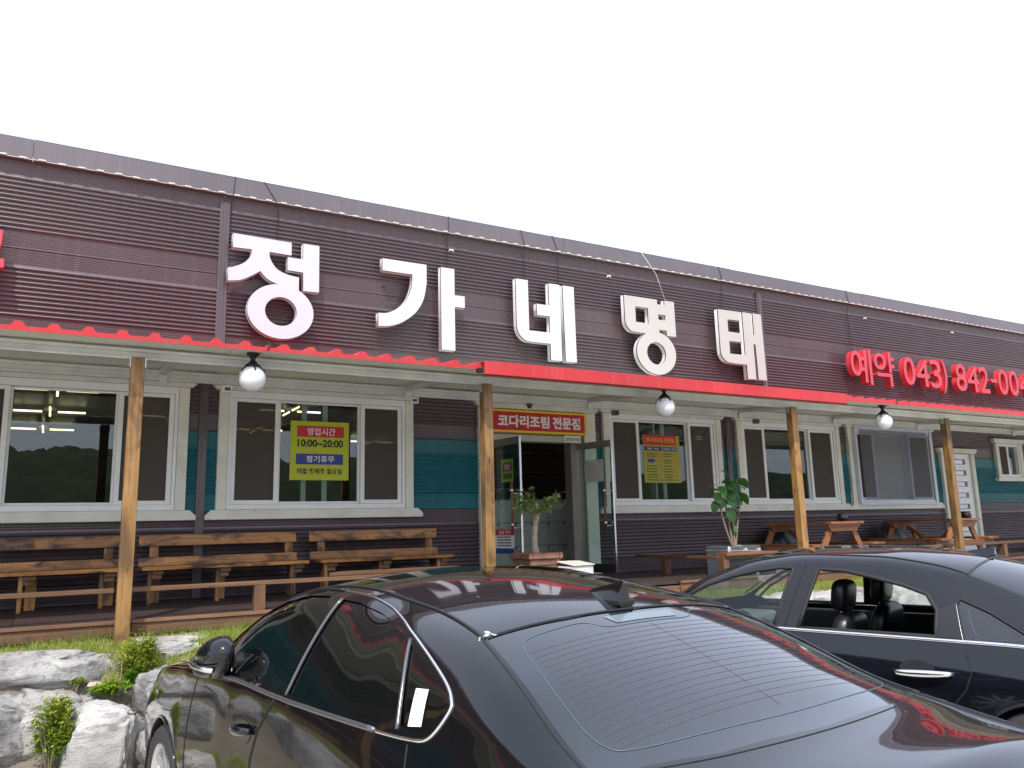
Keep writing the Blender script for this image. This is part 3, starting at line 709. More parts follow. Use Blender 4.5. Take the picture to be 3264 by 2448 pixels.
letter([[(1.60,5.08),(2.265,5.07),(2.265,4.91),(2.01,4.915)]+smooth_pts([(2.012,4.88),(2.03,4.82),(2.10,4.725),(2.22,4.675),(2.36,4.655)])+[(2.36,4.49)]+ring1+[(2.12,4.543)]+smooth_pts([(2.09,4.545),(1.99,4.59),(1.91,4.67)])+smooth_pts([(1.908,4.668),(1.79,4.585),(1.68,4.53),(1.56,4.51)])[1:]+[(1.56,4.67)]+smooth_pts([(1.60,4.675),(1.72,4.74),(1.795,4.83),(1.81,4.915)])+[(1.60,4.91)], ell(2.16,4.22,.18,.17),
        [(2.40,5.08),(2.595,5.08),(2.60,4.50),(2.41,4.495),(2.405,4.72),(2.22,4.725),(2.22,4.885),(2.40,4.885)]], M['white_face'], M['white_side'], 9.05, .085, 'first big white letter 정 of the restaurant name', GW)
letter([[(3.39,5.05),(3.99,5.05)]+smooth_pts([(3.99,4.80),(3.945,4.58),(3.84,4.40),(3.67,4.26),(3.50,4.19),(3.34,4.17)])+[(3.34,4.34)]+smooth_pts([(3.42,4.345),(3.50,4.37),(3.61,4.44),(3.71,4.55),(3.77,4.69),(3.79,4.80)])+[(3.79,4.89),(3.39,4.89)],
        [(4.19,5.05),(4.385,5.05),(4.385,4.695),(4.53,4.695),(4.53,4.535),(4.385,4.535),(4.385,3.95),(4.19,3.95)]], M['white_face'], M['white_side'], 9.05, .085, 'second big white letter 가 of the restaurant name', GW)
letter([[(5.31,5.05),(5.505,5.05),(5.505,4.34),(5.84,4.34),(5.84,4.57),(5.635,4.57),(5.635,4.73),(5.84,4.73),(5.84,5.05),(6.025,5.05),(6.025,3.95),(5.84,3.95),(5.84,4.18)]+smooth_pts([(5.52,4.18),(5.45,4.19),(5.39,4.225),(5.34,4.28),(5.315,4.35),(5.31,4.42)]),
        [(6.075,5.05),(6.265,5.05),(6.27,3.95),(6.085,3.95)]], M['white_face'], M['white_side'], 9.05, .085, 'third big white letter 네 of the restaurant name', GW)
letter([[(7.16,5.05),(7.785,5.05),(7.785,4.98),(7.93,4.98),(7.93,5.055),(8.12,5.055),(8.125,4.50),(7.94,4.50),(7.94,4.58),(7.80,4.58),(7.795,4.545)]+arc(7.725,4.215,.375,.33,79,-238)+smooth_pts([(7.50,4.50),(7.36,4.50),(7.27,4.51),(7.21,4.55),(7.17,4.61),(7.16,4.68)]),
        [(7.36,4.895),(7.60,4.895),(7.60,4.66),(7.36,4.66)], [(7.79,4.82),(7.93,4.82),(7.93,4.74),(7.80,4.74)], ell(7.72,4.21,.18,.17)], M['cream_face'], M['white_side'], 9.05, .085, 'fourth big letter 명, cream faced, of the restaurant name', GW)
letter([[(9.03,5.05),(9.51,5.055),(9.51,4.905),(9.225,4.90),(9.225,4.70),(9.515,4.70),(9.515,4.55),(9.23,4.545),(9.23,4.34),(9.57,4.345),(9.565,5.06),(9.75,5.06),(9.755,4.70),(9.805,4.70),(9.80,5.065),(9.99,5.065),(10.01,3.955),(9.82,3.955),(9.81,4.54),(9.765,4.54),(9.77,3.955),(9.58,3.95),(9.58,4.185)]+smooth_pts([(9.29,4.185),(9.16,4.20),(9.08,4.25),(9.04,4.31),(9.03,4.38)])], M['cream_face'], M['white_side'], 9.05, .085, 'fifth big letter 태, cream faced, rightmost of the restaurant name', GW)
def red_letter(ch, x0, x1, z0, z1, label, w=.03):
    L = empty('sign_letter', ((x0+x1)/2, 9.0, z0), 0, label, 'sign letter', 'red letters of the booking telephone number')
    w = .008 if ch < 'z' else .012
    c = (0, (z1-z0)/2); wh = (x1-x0, z1-z0)
    for nm, d, y, m in (('face', .005, 0, M['red_face']), ('edge_band', .009, .0055, M['black']), ('side_shell', .085, .015, M['red_side'])):
        o = link(nm, text_mesh(ch, wh, d, w, 1, c), m, L); o.location = (0, y, 0)
    return L
for ch, a, b, z0, z1, lab in (('예', 12.08, 12.65, 4.05, 4.70, 'red letter 예 at the start of the booking number'), ('약', 12.72, 13.30, 4.05, 4.70, 'red letter 약 second in the booking number'),
     ('0', 13.56, 13.91, 4.12, 4.66, 'red digit 0 right after the letters 예약'), ('4', 13.94, 14.34, 4.12, 4.65, 'red digit 4 in the bracketed area code'), ('3', 14.37, 14.72, 4.11, 4.67, 'red digit 3 before the closing bracket'),
     (')', 14.74, 14.90, 4.04, 4.70, 'red closing bracket after the area code'), ('8', 15.18, 15.54, 4.11, 4.66, 'red digit 8 after the closing bracket'), ('4', 15.56, 15.95, 4.12, 4.65, 'red digit 4 between 8 and 2'),
     ('2', 15.98, 16.31, 4.12, 4.66, 'red digit 2 before the hyphen'), ('-', 16.38, 16.60, 4.36, 4.43, 'red hyphen in the telephone number'), ('0', 16.64, 16.99, 4.12, 4.66, 'red digit 0 right after the hyphen'),
     ('0', 17.03, 17.38, 4.12, 4.66, 'red digit 0, second after the hyphen'), ('4', 17.41, 17.81, 4.12, 4.65, 'red digit 4 cut by the right picture edge')):
    red_letter(ch, a, b, z0, z1, lab)
L = empty('sign_letter', (-.8, 9.0, 4.34), 0, 'part of a red sign letter at the left picture edge', 'sign letter')
lp = [[(-.32,.15),(-.32,.385),(.21,.385),(.205,.25)]+smooth_pts([(.195,.20),(.17,.165),(.12,.15)])]
lq = [[(-.32,0),(-.32,.09),(.24,.09),(.24,0)]]
for q in (lp, lq):
    for nm, d, y, m in (('face', .005, 0, M['red_face']), ('edge_band', .009, .0055, M['black']), ('side_shell', .085, .015, M['red_side'])):
        o = link(nm, curve_mesh(q, d), m, L); o.location = (0, y, 0)
# ------------------------------------------------------------------ lamp string under the roof edge
Ls = empty('lamp_string', (0, 0, 0), 0, 'string of small cream lamp modules along the roof edge', 'string lights')
bm = NB(); pts = []
k = 0; xm = []
x = -8.5
while x < 25.5: xm.append(x+random.uniform(-.006, .006)); x += .178
for a in xm: pts += [(a-.045, WY-.092, 5.583), (a+.045, WY-.092, 5.583), (a+.09, WY-.092, 5.580+random.uniform(-.002, .002))]
tube(bm, pts, .0028, 5); mesh('cord', bm, M['p_white'], Ls)
bm = NB(); box(bm, -.034, .034, -.008, .004, -.0085, .0085); box(bm, -.027, .027, -.010, -.0082, -.005, .005)
me = bpy.data.meshes.new('lamp_module'); bm.to_mesh(me); bm.free(); me.materials.append(plain('cream_module', (.66,.64,.54), .4, 0, .05))
for a in xm: o = link('lamp_module', me, None, Ls); o.location = (a, WY-.098, 5.585+random.uniform(-.004, .004)); o.rotation_euler = (0, random.uniform(-.05, .05), 0)
# thin supply cables from roof edge to the letters
def cable(pts, label, r=.0045, m=None):
    bm = NB(); tube(bm, pts, r, 6); return tag(mesh('cable', bm, m or M['dark_trim'], smooth=True), label, 'cable', 'cables from the roof edge to the letters')
for x0, x1, zb, lab in ((1.62, 1.60, 5.08, 'thin dark cable from roof edge to the left end of letter 정'), (1.95, 2.14, 5.07, 'thin dark cable slanting from roof edge down to letter 정'), (4.36, 4.36, 5.05, 'thin dark cable from roof edge to the upright of letter 가'), (5.48, 5.55, 5.0, 'thin dark cable from roof edge to the left stroke of letter 네'),
     (6.0, 6.12, 5.05, 'thin dark cable from roof edge to the right strokes of letter 네'), (9.22, 9.30, 5.05, 'thin dark cable from roof edge to letter 태'), (12.35, 12.42, 4.7, 'thin dark cable from roof edge to red letter 예')):
    cable([(x0, WY-.05, 5.812), (x0, WY-.094, 5.81), (x0+(x1-x0)*.8, WY-.094, 5.58), (x1, WY-.03, 5.5), (x1, WY-.03, zb+.1), (x1+.004, WY-.05, zb-.06)], lab)
cable([(7.62, WY-.05, 5.815), (7.62, WY-.095, 5.81), (7.80, WY-.2, 5.45), (7.98, WY-.17, 5.05)], 'loose pale wire hanging from roof edge to letter 명', .003, M['p_white'])
for x, lab in ((4.42, 'small cream clip on ribs right of letter 가'), (7.02, 'small cream clip on ribs left of letter 명'), (12.9, 'small cream clip on ribs above the red letters'), (15.6, 'small cream clip on ribs above the red digits')):
    bm = NB(); box(bm, x-.03, x+.03, WY-.05, WY-.022, 5.36, 5.375); box(bm, x-.03, x-.024, WY-.05, WY-.022, 5.345, 5.36); box(bm, x+.024, x+.03, WY-.05, WY-.022, 5.345, 5.36)
    tag(mesh('wall_clip', bm, M['trim']), lab, 'clip', 'small clips on the ribbed wall')
# ------------------------------------------------------------------ signs and posters
def flat(name, x0, x1, z0, z1, y, m, parent, d=.002):
    bm = NB(); box(bm, x0, x1, y-d, y, z0, z1); return mesh(name, bm, m, parent)
def text(body, cx, cz, w, h, y, m, parent, weight=.02, d=.0015):
    o = link('lettering', text_mesh(body, (w, h), d, weight), m, parent); o.location = (cx, y-d, cz); return o
Sg = empty('entrance_sign', (5.68, WY-.12, 2.94), 0, 'red sign with yellow border and white lettering 코다리조림 전문점 over the entrance', 'sign')
flat('border', -.76, .76, 0, .305, .055, M['yellow'], Sg, .055)
flat('panel', -.728, .728, .030, .275, -.0005, M['sign_red'], Sg, .003)
text('코다리조림', -.255, .152, .80, .165, -.0045, M['p_white'], Sg, .035); text('전문점', .425, .152, .45, .165, -.0045, M['p_white'], Sg, .035)
pl = empty('name_plate', (6.235, WY-.062, 2.835), 0, 'small white plate with black lettering 일반음식점 on the lintel', 'plate')
flat('plate', -.135, .135, 0, .098, 0, M['p_white'], pl, .004); text('일반음식점', 0, .049, .225, .052, -.0045, M['p_black'], pl, .012)
def u(P, x0, W_, z1, H, name, a0, a1, v0, v1, y, m): return flat(name, x0+W_*a0, x0+W_*a1, z1-H*v1, z1-H*v0, y, m, P, .0008)
def hours(P, x0, W_, z1, H, half=False):
    flat('sheet', x0, x0+W_, z1-H, z1, 0, M['lime'], P, .001)
    T = lambda s, a0, a1, v0, v1, m, w: text(s, x0+W_*(a0+a1)/2, z1-H*(v0+v1)/2, W_*(a1-a0), H*(v1-v0), -.0024, m, P, w, .0006)
    k = 1/.5 if half else 1
    u(P, x0, W_, z1, H, 'header_bar', .11, .91, .08*k, .27*k, -.0014, M['p_red']); T('영업시간', .28, .76, .11*k, .24*k, M['p_white'], .012)
    T('10:00~20:00', .12, .90, .31*k, .44*k, M['p_black'], .035)
    if not half:
        u(P, x0, W_, z1, H, 'header_bar', .10, .90, .555, .735, -.0014, M['p_blue']); T('정기휴무', .27, .75, .585, .70, M['p_white'], .012)
        T('매월 첫째주 월요일', .12, .88, .80, .90, M['p_black'], .022)
P = empty('poster', (2.71, WY+.028, 2.30), R(0), 'lime green opening hours poster 영업시간 on the glass of the second window', 'poster'); hours(P, -.35, .70, .69, .69)
P = empty('poster', (7.90, WY+.028, 2.30), 0, 'yellow menu poster with red header 코다리조림 전문점 on the glass of the third window', 'poster')
x0, W_, z1, H = -.35, .70, .71, .71
flat('sheet', x0, x0+W_, 0, z1, 0, M['yellow2'], P, .001)
u(P, x0, W_, z1, H, 'header_bar', .02, .90, 0, .21, -.0014, M['p_red']); text('코다리조림', x0+W_*.31, z1-H*.105, W_*.46, H*.10, -.0024, M['yellow'], P, .008, .0006); text('전문점', x0+W_*.715, z1-H*.105, W_*.27, H*.10, -.0024, M['yellow'], P, .008, .0006)
u(P, x0, W_, z1, H, 'header_bar', .03, .50, .245, .33, -.0014, M['p_navy']); u(P, x0, W_, z1, H, 'header_bar', .53, .92, .25, .335, -.0014, M['p_navy'])
text('메인  메뉴', x0+W_*.27, z1-H*.288, W_*.32, H*.045, -.0024, M['p_white'], P, .005, .0006); text('오후2시 이전', x0+W_*.72, z1-H*.292, W_*.34, H*.05, -.0024, M['p_white'], P, .005, .0006)
bm = NB(); lathe(bm, [(.075, 0), (.075, .0008)], (x0+W_*.2, -.0022, z1-H*.54), 20, 'y')
for v in bm.verts: v.co.z = (v.co.z-(z1-H*.54))*.42+(z1-H*.54)
mesh('oval_mark', bm, M['p_blue'], P)
rng = random.Random(3); bmk, bmr = NB(), NB()
for v in (.385, .435, .52, .57, .64, .70, .755, .82, .87, .93):
    for a, b, red in ((.07, .36, 0), (.39, .50, 1), (.54, .76, 0), (.80, .92, 1)):
        if v in (.52, .57) and a < .3: continue
        x = a
        while x < b-.02:
            wd = rng.uniform(.018, .035); box(bmr if red and v < .9 else bmk, x0+W_*x, x0+W_*(x+wd), -.0022, -.0014, z1-H*(v+.022), z1-H*v); x += wd+.012
mesh('print_line', bmk, M['p_black'], P)['kind'] = 'stuff'; mesh('print_line', bmr, plain('orange_print', (.55,.17,.03), .5), P)['kind'] = 'stuff'
# posters on the left door leaf
dm = Matrix.Translation((4.97, WY-.06, 0)) @ Matrix.Rotation(R(-84), 4, 'Z')
P = empty('poster', dm @ Vector((.33, .0085, 2.27)), R(-84), 'small lime hours poster on the left open glass door', 'poster'); hours(P, -.15, .26, .29, .29, True)
P = empty('poster', dm @ Vector((.25, -.009, 1.38)), R(-84), 'white notice with red header low on the left glass door', 'poster')
flat('sheet', -.2, .2, 0, .30, 0, M['p_white'], P, .001); flat('header_bar', -.2, .2, .225, .30, -.0014, M['p_red'], P, .0008); flat('header_bar', -.2, .2, 0, .065, -.0014, M['p_blue'], P, .0008)
text('분실 주의', 0, .262, .24, .045, -.0024, M['p_white'], P, .01, .0006)
bm = NB()
for v in (.09, .125, .16, .195):
    x = -.16
    while x < .13: wd = rng.uniform(.012, .03); box(bm, x, x+wd, -.0022, -.0014, v, v+.018); x += wd+.008
mesh('print_line', bm, M['p_black'], P)['kind'] = 'stuff'
# ------------------------------------------------------------------ inside: ceiling lights, shoe lockers, shelf
def ceiling_light(x, y, lab, rot=0):
    t = empty('ceiling_light', (x, y, 3.60), rot, lab, 'ceiling light', 'fluorescent ceiling lights inside the restaurant')
    bm = NB(); lathe(bm, [(.07, 0), (.08, -.03), (.05, -.055)], n=16); mesh('hub', bm, M['vinyl'], t, smooth=True)
    for k in range(4):
        a = k*math.pi/2; bm = NB(); tube(bm, [(.10*math.cos(a), .10*math.sin(a), -.06), (.46*math.cos(a), .46*math.sin(a), -.06)], .014, 8); mesh('lit_tube', bm, M['tube_lamp'], t)
for i, (x, y) in enumerate(((-.10, 13.4), (-.2, 15.6), (-.02, 11.4), (3.1, 12.2), (3.1, 14.6), (5.75, 15.9), (1.55, 13.4), (2.3, 10.6), (9.0, 13), (12.5, 13), (5.9, 9.95))):  # the last one is an added, unseen lamp that brightens the entrance lockers
    ceiling_light(x, y, ('lit cross-shaped ceiling light '+('nearest the glass in the first window', 'deepest in the first window', 'at the top of the first window')[i] if i < 3 else 'lit cross-shaped ceiling light '+('behind the upper left of the second window', 'deeper behind the second window', 'far back behind the right screen of the second window', 'between the first and second windows', 'close behind the top of the second window', 'behind the third window', 'behind the fourth large window', 'above the shoe lockers inside the entrance')[i-3]))
Lk = empty('shoe_locker', (7.0, 10.35, 1.06), 0, 'grey shoe locker with rows of small doors just inside the entrance', 'locker')
bm = NB(); box(bm, -2.2, .12, .022, .35, 0, 1.05); mesh('carcass', bm, M['satin'], Lk, bevel=.004)
for r in range(3):
    for c in range(8):
        a = .11-(c+1)*.285; z = .03+r*.34
        bm = NB(); box(bm, a+.003, a+.281, 0, .02, z+.003, z+.335); d = mesh('locker_door', bm, M['locker'], Lk, bevel=.003)
        bm = NB(); box(bm, a+.03, a+.055, -.012, -.001, z+.255, z+.268); box(bm, a+.02, a+.05, -.022, -.0125, z+.248, z+.262); mesh('latch', bm, M['steel'], d)
        bm = NB(); poly_prism(bm, [(a+.252, z+.330), (a+.279, z+.330), (a+.279, z+.270)], -.003, -.0005); mesh('tag_slot', bm, M['black'], d)
Sh = empty('shelf_unit', (6.3, 11.2, 1.06), 0, 'dark shelf with bowls beyond the shoe lockers', 'shelf')
for z in (1.18, 1.5, 1.82): bm = NB(); box(bm, -1.0, 1.2, 0, .3, z, z+.025); mesh('shelf_board', bm, M['dark_in'], Sh)
for i in range(5):
    b_ = empty('bowl', (6.0+i*.2, 11.3, 2.265), 0, ('leftmost', 'second', 'middle', 'fourth', 'rightmost')[i]+' small pale bowl on the dark shelf inside the entrance', 'bowl', 'bowls on the shelf inside')
    bm = NB(); lathe(bm, [(.03, 0), (.06, .03), (.07, .06), (.064, .058), (.03, .012)], n=14); mesh('bowl_body', bm, M['p_grey'], b_, smooth=True)
# ------------------------------------------------------------------ benches
def bench(x0, x1, label, legs):
    B = empty('bench', ((x0+x1)/2, 8.75, Z0), 0, label, 'bench', 'charred wooden benches against the wall'); c = (x0+x1)/2
    def part(name, a, b, y0, y1, z0, z1, m=None, shear=0):
        bm = NB(); v = box(bm, a-c, b-c, y0-8.75, y1-8.75, z0-Z0, z1-Z0)
        for q in v: q.co.y += shear*(q.co.z-.35)
        return mesh(name, bm, m or M['bench'], B, bevel=.004)
    part('back_plank', x0, x1, 8.985, 9.02, 1.603, 1.712, shear=.10); part('back_plank', x0, x1, 8.965, 9.0, 1.405, 1.492, shear=.10)
    for k, (a, b) in enumerate(((8.545, 8.672), (8.678, 8.805), (8.811, 8.94))): part('seat_plank', x0+.003*k, x1+.02-.004*k, a, b, 1.378, 1.412)
    for i, lx in enumerate(legs):
        part('front_leg', lx-.018, lx+.018, 8.60, 8.665, Z0, 1.376, M['bench_leg'])
        part('rear_leg', lx+.035, lx+.125, 8.90, 8.94, Z0, 1.376, M['bench_leg'])
        part('support', lx+.02, lx+.12, 8.58, 8.93, 1.335, 1.376, M['rail']); part('support', lx+.02, lx+.105, 8.60, 8.895, 1.292, 1.333, M['rail'])
        if i != 1 or len(legs) < 3: part('back_post', lx+.03, lx+.115, 9.02, 9.055, 1.38, 1.69, M['bench_leg'], .10)
    return B
bench(-1.15, .62, 'charred wooden bench at the left edge, cut by the first post', (-1.05, -.19, .46))
bench(.80, 2.385, 'charred wooden bench with darker scorch marks, right of the first post', (.875, 1.50, 2.24))
bench(2.53, 4.08, 'charred wooden bench nearest the entrance, left of the second post', (2.60, 3.22, 3.92))
# ------------------------------------------------------------------ picnic tables
def picnic(cx, y0, ln, label):
    T = empty('picnic_table', (cx, y0, Z0), 0, label, 'picnic table', 'reddish brown picnic tables on the deck')
    for k in range(5):
        a = -.35+k*.1405; bm = NB(); box(bm, a, a+.136, random.uniform(0, .008), ln, .585, .62); mesh('top_plank', bm, M['table_y'], T, bevel=.004)
    for s in (-1, 1):
        for k in range(2):
            a = s*(.49+k*.145); bm = NB(); box(bm, min(a, a+s*.138), max(a, a+s*.138), -.01, ln+.01, .285, .318); mesh('seat_plank', bm, M['table_y'], T, bevel=.004)
    for y in (.09, ln-.13):
        bm = NB(); box(bm, -.335, .335, y-.03, y+.055, .548, .583); mesh('batten', bm, M['table_x'], T, bevel=.003)
        bm = NB(); poly_prism(bm, [(-.27, .483), (.27, .483), (.315, .546), (-.315, .546)], y-.022, y+.018); mesh('batten', bm, M['table_x'], T, bevel=.003)
        bm = NB(); box(bm, -.77, .77, y-.022, y+.018, .205, .283); mesh('cross_bar', bm, M['table_x'], T, bevel=.003)
        for s in (-1, 1):
            bm = NB(); poly_prism(bm, [(s*.17, .546), (s*.275, .546), (s*.60, 0), (s*.485, 0)][::s], y+.0195, y+.058); mesh('leg', bm, M['table_z'], T, bevel=.003)
        e = .06 if y < .5 else -.04
        bm = NB(); tube(bm, [(0, y+(.10 if y < .5 else -.06), .50), (0, ln/2+(-.05 if y < .5 else .05), .24)], .03, 4); mesh('brace', bm, M['table_z'], T)
    return T
picnic(9.81, 7.62, 1.26, 'reddish brown picnic table behind the third post, nearer the entrance')
picnic(12.70, 7.62, 1.26, 'reddish brown picnic table behind the fourth post by the side door')
def jar(x, y, label):
    J = empty('jar', (x, y, Z0+.622), 0, label, 'jar', 'black glazed jars on the picnic tables')
    bm = NB(); lathe(bm, [(.045, 0), (.068, .02), (.083, .05), (.08, .075), (.062, .09), (.072, .095), (.074, .106), (.062, .107), (.054, .092), (.06, .05), (.0, .03)], n=24, cap=False); mesh('jar_body', bm, M['onggi'], J, smooth=True)
    bm = NB(); lathe(bm, [(.0, .082), (.055, .085), (.05, .09), (.0, .091)], n=20, cap=False); mesh('ash', bm, M['p_grey'], J)
jar(9.93, 7.80, 'black glazed jar on the picnic table nearer the entrance'); jar(12.88, 7.76, 'black glazed jar on the picnic table by the side door')
def tub(x, label):
    t = empty('plastic_tub', (x, 9.02, Z0), 0, label, 'tub', 'black plastic tubs leaning on the wall')
    bm = NB(); lathe(bm, [(.30, 0), (.31, .02), (.24, .13), (.2, .16), (.0, .165)], (0, 0, 0), 28, 'y', False)
    for v in bm.verts: v.co = Vector((v.co.x, -v.co.y*.7+(v.co.z)*.2, v.co.z+.305))
    mesh('shell', bm, M['tarp'], t, smooth=True)
    bm = NB(); tube(bm, [(.31*math.cos(a), .31*math.sin(a)*.2, .305+.31*math.sin(a)) for a in [2*math.pi*k/28 for k in range(28)]], .014, 8, False, True); mesh('rim', bm, M['tarp'], t, smooth=True)
tub(10.05, 'black plastic tub leaning on the wall behind the nearer picnic table'); tub(12.75, 'black plastic tub leaning on the wall behind the farther picnic table')
# ------------------------------------------------------------------ plants
def leaf_mesh(name, L, wd, m, fold=.25, droop=.2, n=6):
    bm = NB(); rows = []
    for i in range(n+1):
        t = i/n; w = wd*math.sin(math.pi*min(1, t*.96+.02))**.75*(1-.25*t)*.5; z = -droop*L*t*t
        rows.append((bm.verts.new((-w, L*t, z+fold*w)), bm.verts.new((0, L*t, z)), bm.verts.new((w, L*t, z+fold*w))))
    for A, B in zip(rows, rows[1:]):
        bm.faces.new((A[0], A[1], B[1], B[0])); bm.faces.new((A[1], A[2], B[2], B[1]))
    me = bpy.data.meshes.new(name); bm.to_mesh(me); bm.free(); me.materials.append(m); me.polygons.foreach_set('use_smooth', [True]*len(me.polygons)); return me
# ficus in a foam box
F = empty('potted_ficus', (7.55, 7.60, Z0), 0, 'large-leaved ficus in a dark grey foam box tied with twine', 'potted plant')
bm = NB(); rect_frame(bm, -.28, .28, -.19, .19, .03, 0, .355)
for v in bm.verts: v.co = Vector((v.co.x, v.co.z, v.co.y))
mesh('foam_box', bm, M['foam'], F, bevel=.006)
bm = NB(); box(bm, -.25, .25, -.16, .16, .25, .325); mesh('soil', bm, M['soil'], F)
bm = NB(); tube(bm, [(-.285, -.194, .30), (.285, -.194, .285), (.285, .194, .29), (-.285, .194, .30)], .005, 5, False, True); mesh('twine', bm, plain('twine', (.55,.33,.22), .7), F)
for cx, cy, rr in ((-.265, -.2, (.035,.02,.07)), (.235, -.2, (.05,.02,.035)), (.02, -.19, (.05,.02,.03)), (.08, -.05, (.09,.05,.03))):
    bm = NB(); vs_ = ball(bm, (cx, cy, .30 if cy < -.1 else .335), tuple(k*.75 for k in rr), 12)
    for v in vs_: v.co += Vector(noise.noise_vector(v.co*30))*.02
    mesh('plastic_wrap', bm, M['bag_white'], F)
stems = [[(0,0,.3),(-.10,-.02,.50),(-.17,-.02,.72),(-.18,0,.90),(-.13,0,1.02)], [(0,0,.3),(-.03,0,.55),(-.06,.02,.85),(-.08,.02,1.08)], [(.03,0,.3),(.045,.02,.55),(.055,.02,.85),(.04,0,1.0),(-.03,0,1.12)], [(.03,0,.3),(.10,0,.6),(.13,-.02,.80)], [(.05,.01,.9),(.13,0,1.02),(.145,0,1.16),(.16,0,1.2)]]
for k, st in enumerate(stems):
    bm = NB(); n = len(st); tube(bm, smooth_pts(st, 4), [.017-.011*i/(4*(n-1)) if k < 4 else .006 for i in range(4*(n-1)+1)], 8); mesh('stem', bm, M['stem'], F, smooth=True)
lm = leaf_mesh('ficus_leaf', .165, .135, M['ficus'], .22, .3)
LV = [(-.17,0,1.10,200,-35,1),(-.25,-.02,1.02,230,-55,1),(-.24,0,.92,215,-70,.95),(-.16,-.03,.96,190,-60,.9),(-.10,-.05,.97,180,-55,1.05),(-.02,-.04,.98,170,-60,.95),(-.19,.02,1.12,260,0,.8),(-.12,0,1.14,150,20,.85),(-.05,-.02,1.15,190,-20,1.15),(.02,0,1.14,120,10,.9),(-.06,-.03,1.05,200,-50,1),(.02,-.03,1.05,160,-40,.9),(-.20,0,1.0,250,-30,.8),(.17,0,1.20,80,-25,1.15),(.17,0,1.10,95,-5,.7),(.18,0,1.02,88,-42,1.1),(.16,0,.98,100,-55,.6),(.04,0,1.20,340,55,1.1),(-.10,-.05,.83,195,-70,1.15),(-.03,-.03,.80,150,-45,.7),(.02,0,.84,95,5,.8),(.09,0,.76,120,-40,.6),(.03,-.02,.60,200,-60,.5),(-.02,.05,1.08,20,0,.9),(-.14,.05,1.05,330,10,.9),(.0,.04,.95,60,-20,.9),(-.09,.04,.9,300,-30,.8)]
for x, y, z, az, el, s in LV:
    o = link('leaf', lm, None, F); o.location = (x, y, z); o.rotation_euler = (R(el), R(random.uniform(-25, 25)), -R(az)); o.scale = (s,)*3
# stout pot tree in a terracotta pot
T = empty('potted_tree', (4.88, 8.02, Z0), 0, 'small pale-trunked tree with spreading crown in a square terracotta pot', 'potted plant')
def taper_box(bm, w0, w1, z0, z1):
    a = [bm.verts.new((sx*w0, sy*w0, z0)) for sx, sy in ((-1,-1),(1,-1),(1,1),(-1,1))]; b = [bm.verts.new((sx*w1, sy*w1, z1)) for sx, sy in ((-1,-1),(1,-1),(1,1),(-1,1))]
    bm.faces.new(a[::-1]); bm.faces.new(b)
    for i in range(4): bm.faces.new((a[i], a[(i+1) % 4], b[(i+1) % 4], b[i]))
bm = NB(); taper_box(bm, .14, .185, 0, .14); taper_box(bm, .188, .195, .145, .215); taper_box(bm, .198, .203, .22, .285); mesh('pot', bm, M['terracotta'], T, bevel=.008)
bm = NB(); rect_frame(bm, -.225, .225, -.225, .225, .05, .29, .36)
for v in bm.verts: v.co = Vector((v.co.x, v.co.z, v.co.y))
mesh('rim', bm, M['terracotta'], T, bevel=.012)
bm = NB(); box(bm, -.18, .18, -.18, .18, .27, .33); mesh('soil', bm, M['soil'], T)
tp = smooth_pts([(.0,0,.30),(-.012,0,.38),(-.02,0,.50),(-.01,0,.62),(.015,0,.74),(.02,0,.80)], 4)
bm = NB(); tube(bm, tp, [.052-.018*min(1, i/8)+.004*math.sin(i*1.7) for i in range(len(tp))], 14); mesh('trunk', bm, M['trunk'], T, smooth=True)
pm = leaf_mesh('pot_leaf', .07, .05, M['pot_leaf'], .3, .25, 4); rg = random.Random(11)
for k in range(17):
    a = 2*math.pi*k/17+rg.uniform(-.2, .2); rr = rg.uniform(.22, .43); rise = rg.uniform(-.06, .24); d = Vector((math.cos(a), math.sin(a)*.7, 0))
    p0 = Vector((.02, 0, .78)); p1 = p0+d*rr*.5+Vector((0,0,.07+rise*.4)); p2 = p0+d*rr+Vector((0,0,.06+rise)); br = smooth_pts([tuple(p0), tuple(p1), tuple(p2)], 4)
    bm = NB(); tube(bm, br, [.006-.0045*i/(len(br)-1) for i in range(len(br))], 5); mesh('branch', bm, M['stem'], T, smooth=True)
    for j in range(13):
        t = rg.uniform(.3, 1); q = p0.lerp(p1, t*2) if t < .5 else p1.lerp(p2, t*2-1)
        o = link('leaf', pm, None, T); o.location = q+Vector((rg.uniform(-.03, .03), rg.uniform(-.03, .03), rg.uniform(-.02, .05)))
        o.rotation_euler = (R(rg.uniform(-60, 25)), R(rg.uniform(-40, 40)), rg.uniform(0, 6.28)); s = rg.uniform(.7, 1.35); o.scale = (s, s, s)
X = empty('plastic_box', (5.22, 7.72, Z0), R(14), 'cream plastic box with a sloping lid and oval window beside the terracotta pot', 'box')
bm = NB(); poly_prism(bm, [(-.17, .0), (.17, 0), (.17, .205), (-.17, .205)], -.12, .13); mesh('box_body', bm, M['white_box'], X, bevel=.012)
bm = NB(); vs_ = box(bm, -.18, .18, -.135, .13, .208, .218)
for v in vs_: v.co.z += (v.co.y+.135)*.16
mesh('lid', bm, M['white_box'], X, bevel=.006)
bm = NB(); lp = arc(-.09, .12, .05, .05, 90, 270, 12)+arc(.09, .12, .05, .05, -90, 90, 12); poly_prism(bm, lp, -.128, -.1205); mesh('window', bm, M['p_white'], X, bevel=.004)
bm = NB(); tube(bm, [(x_, -.124, z_) for x_, z_ in lp], .006, 6, False, True); mesh('window_rim', bm, M['white_box'], X, smooth=True)
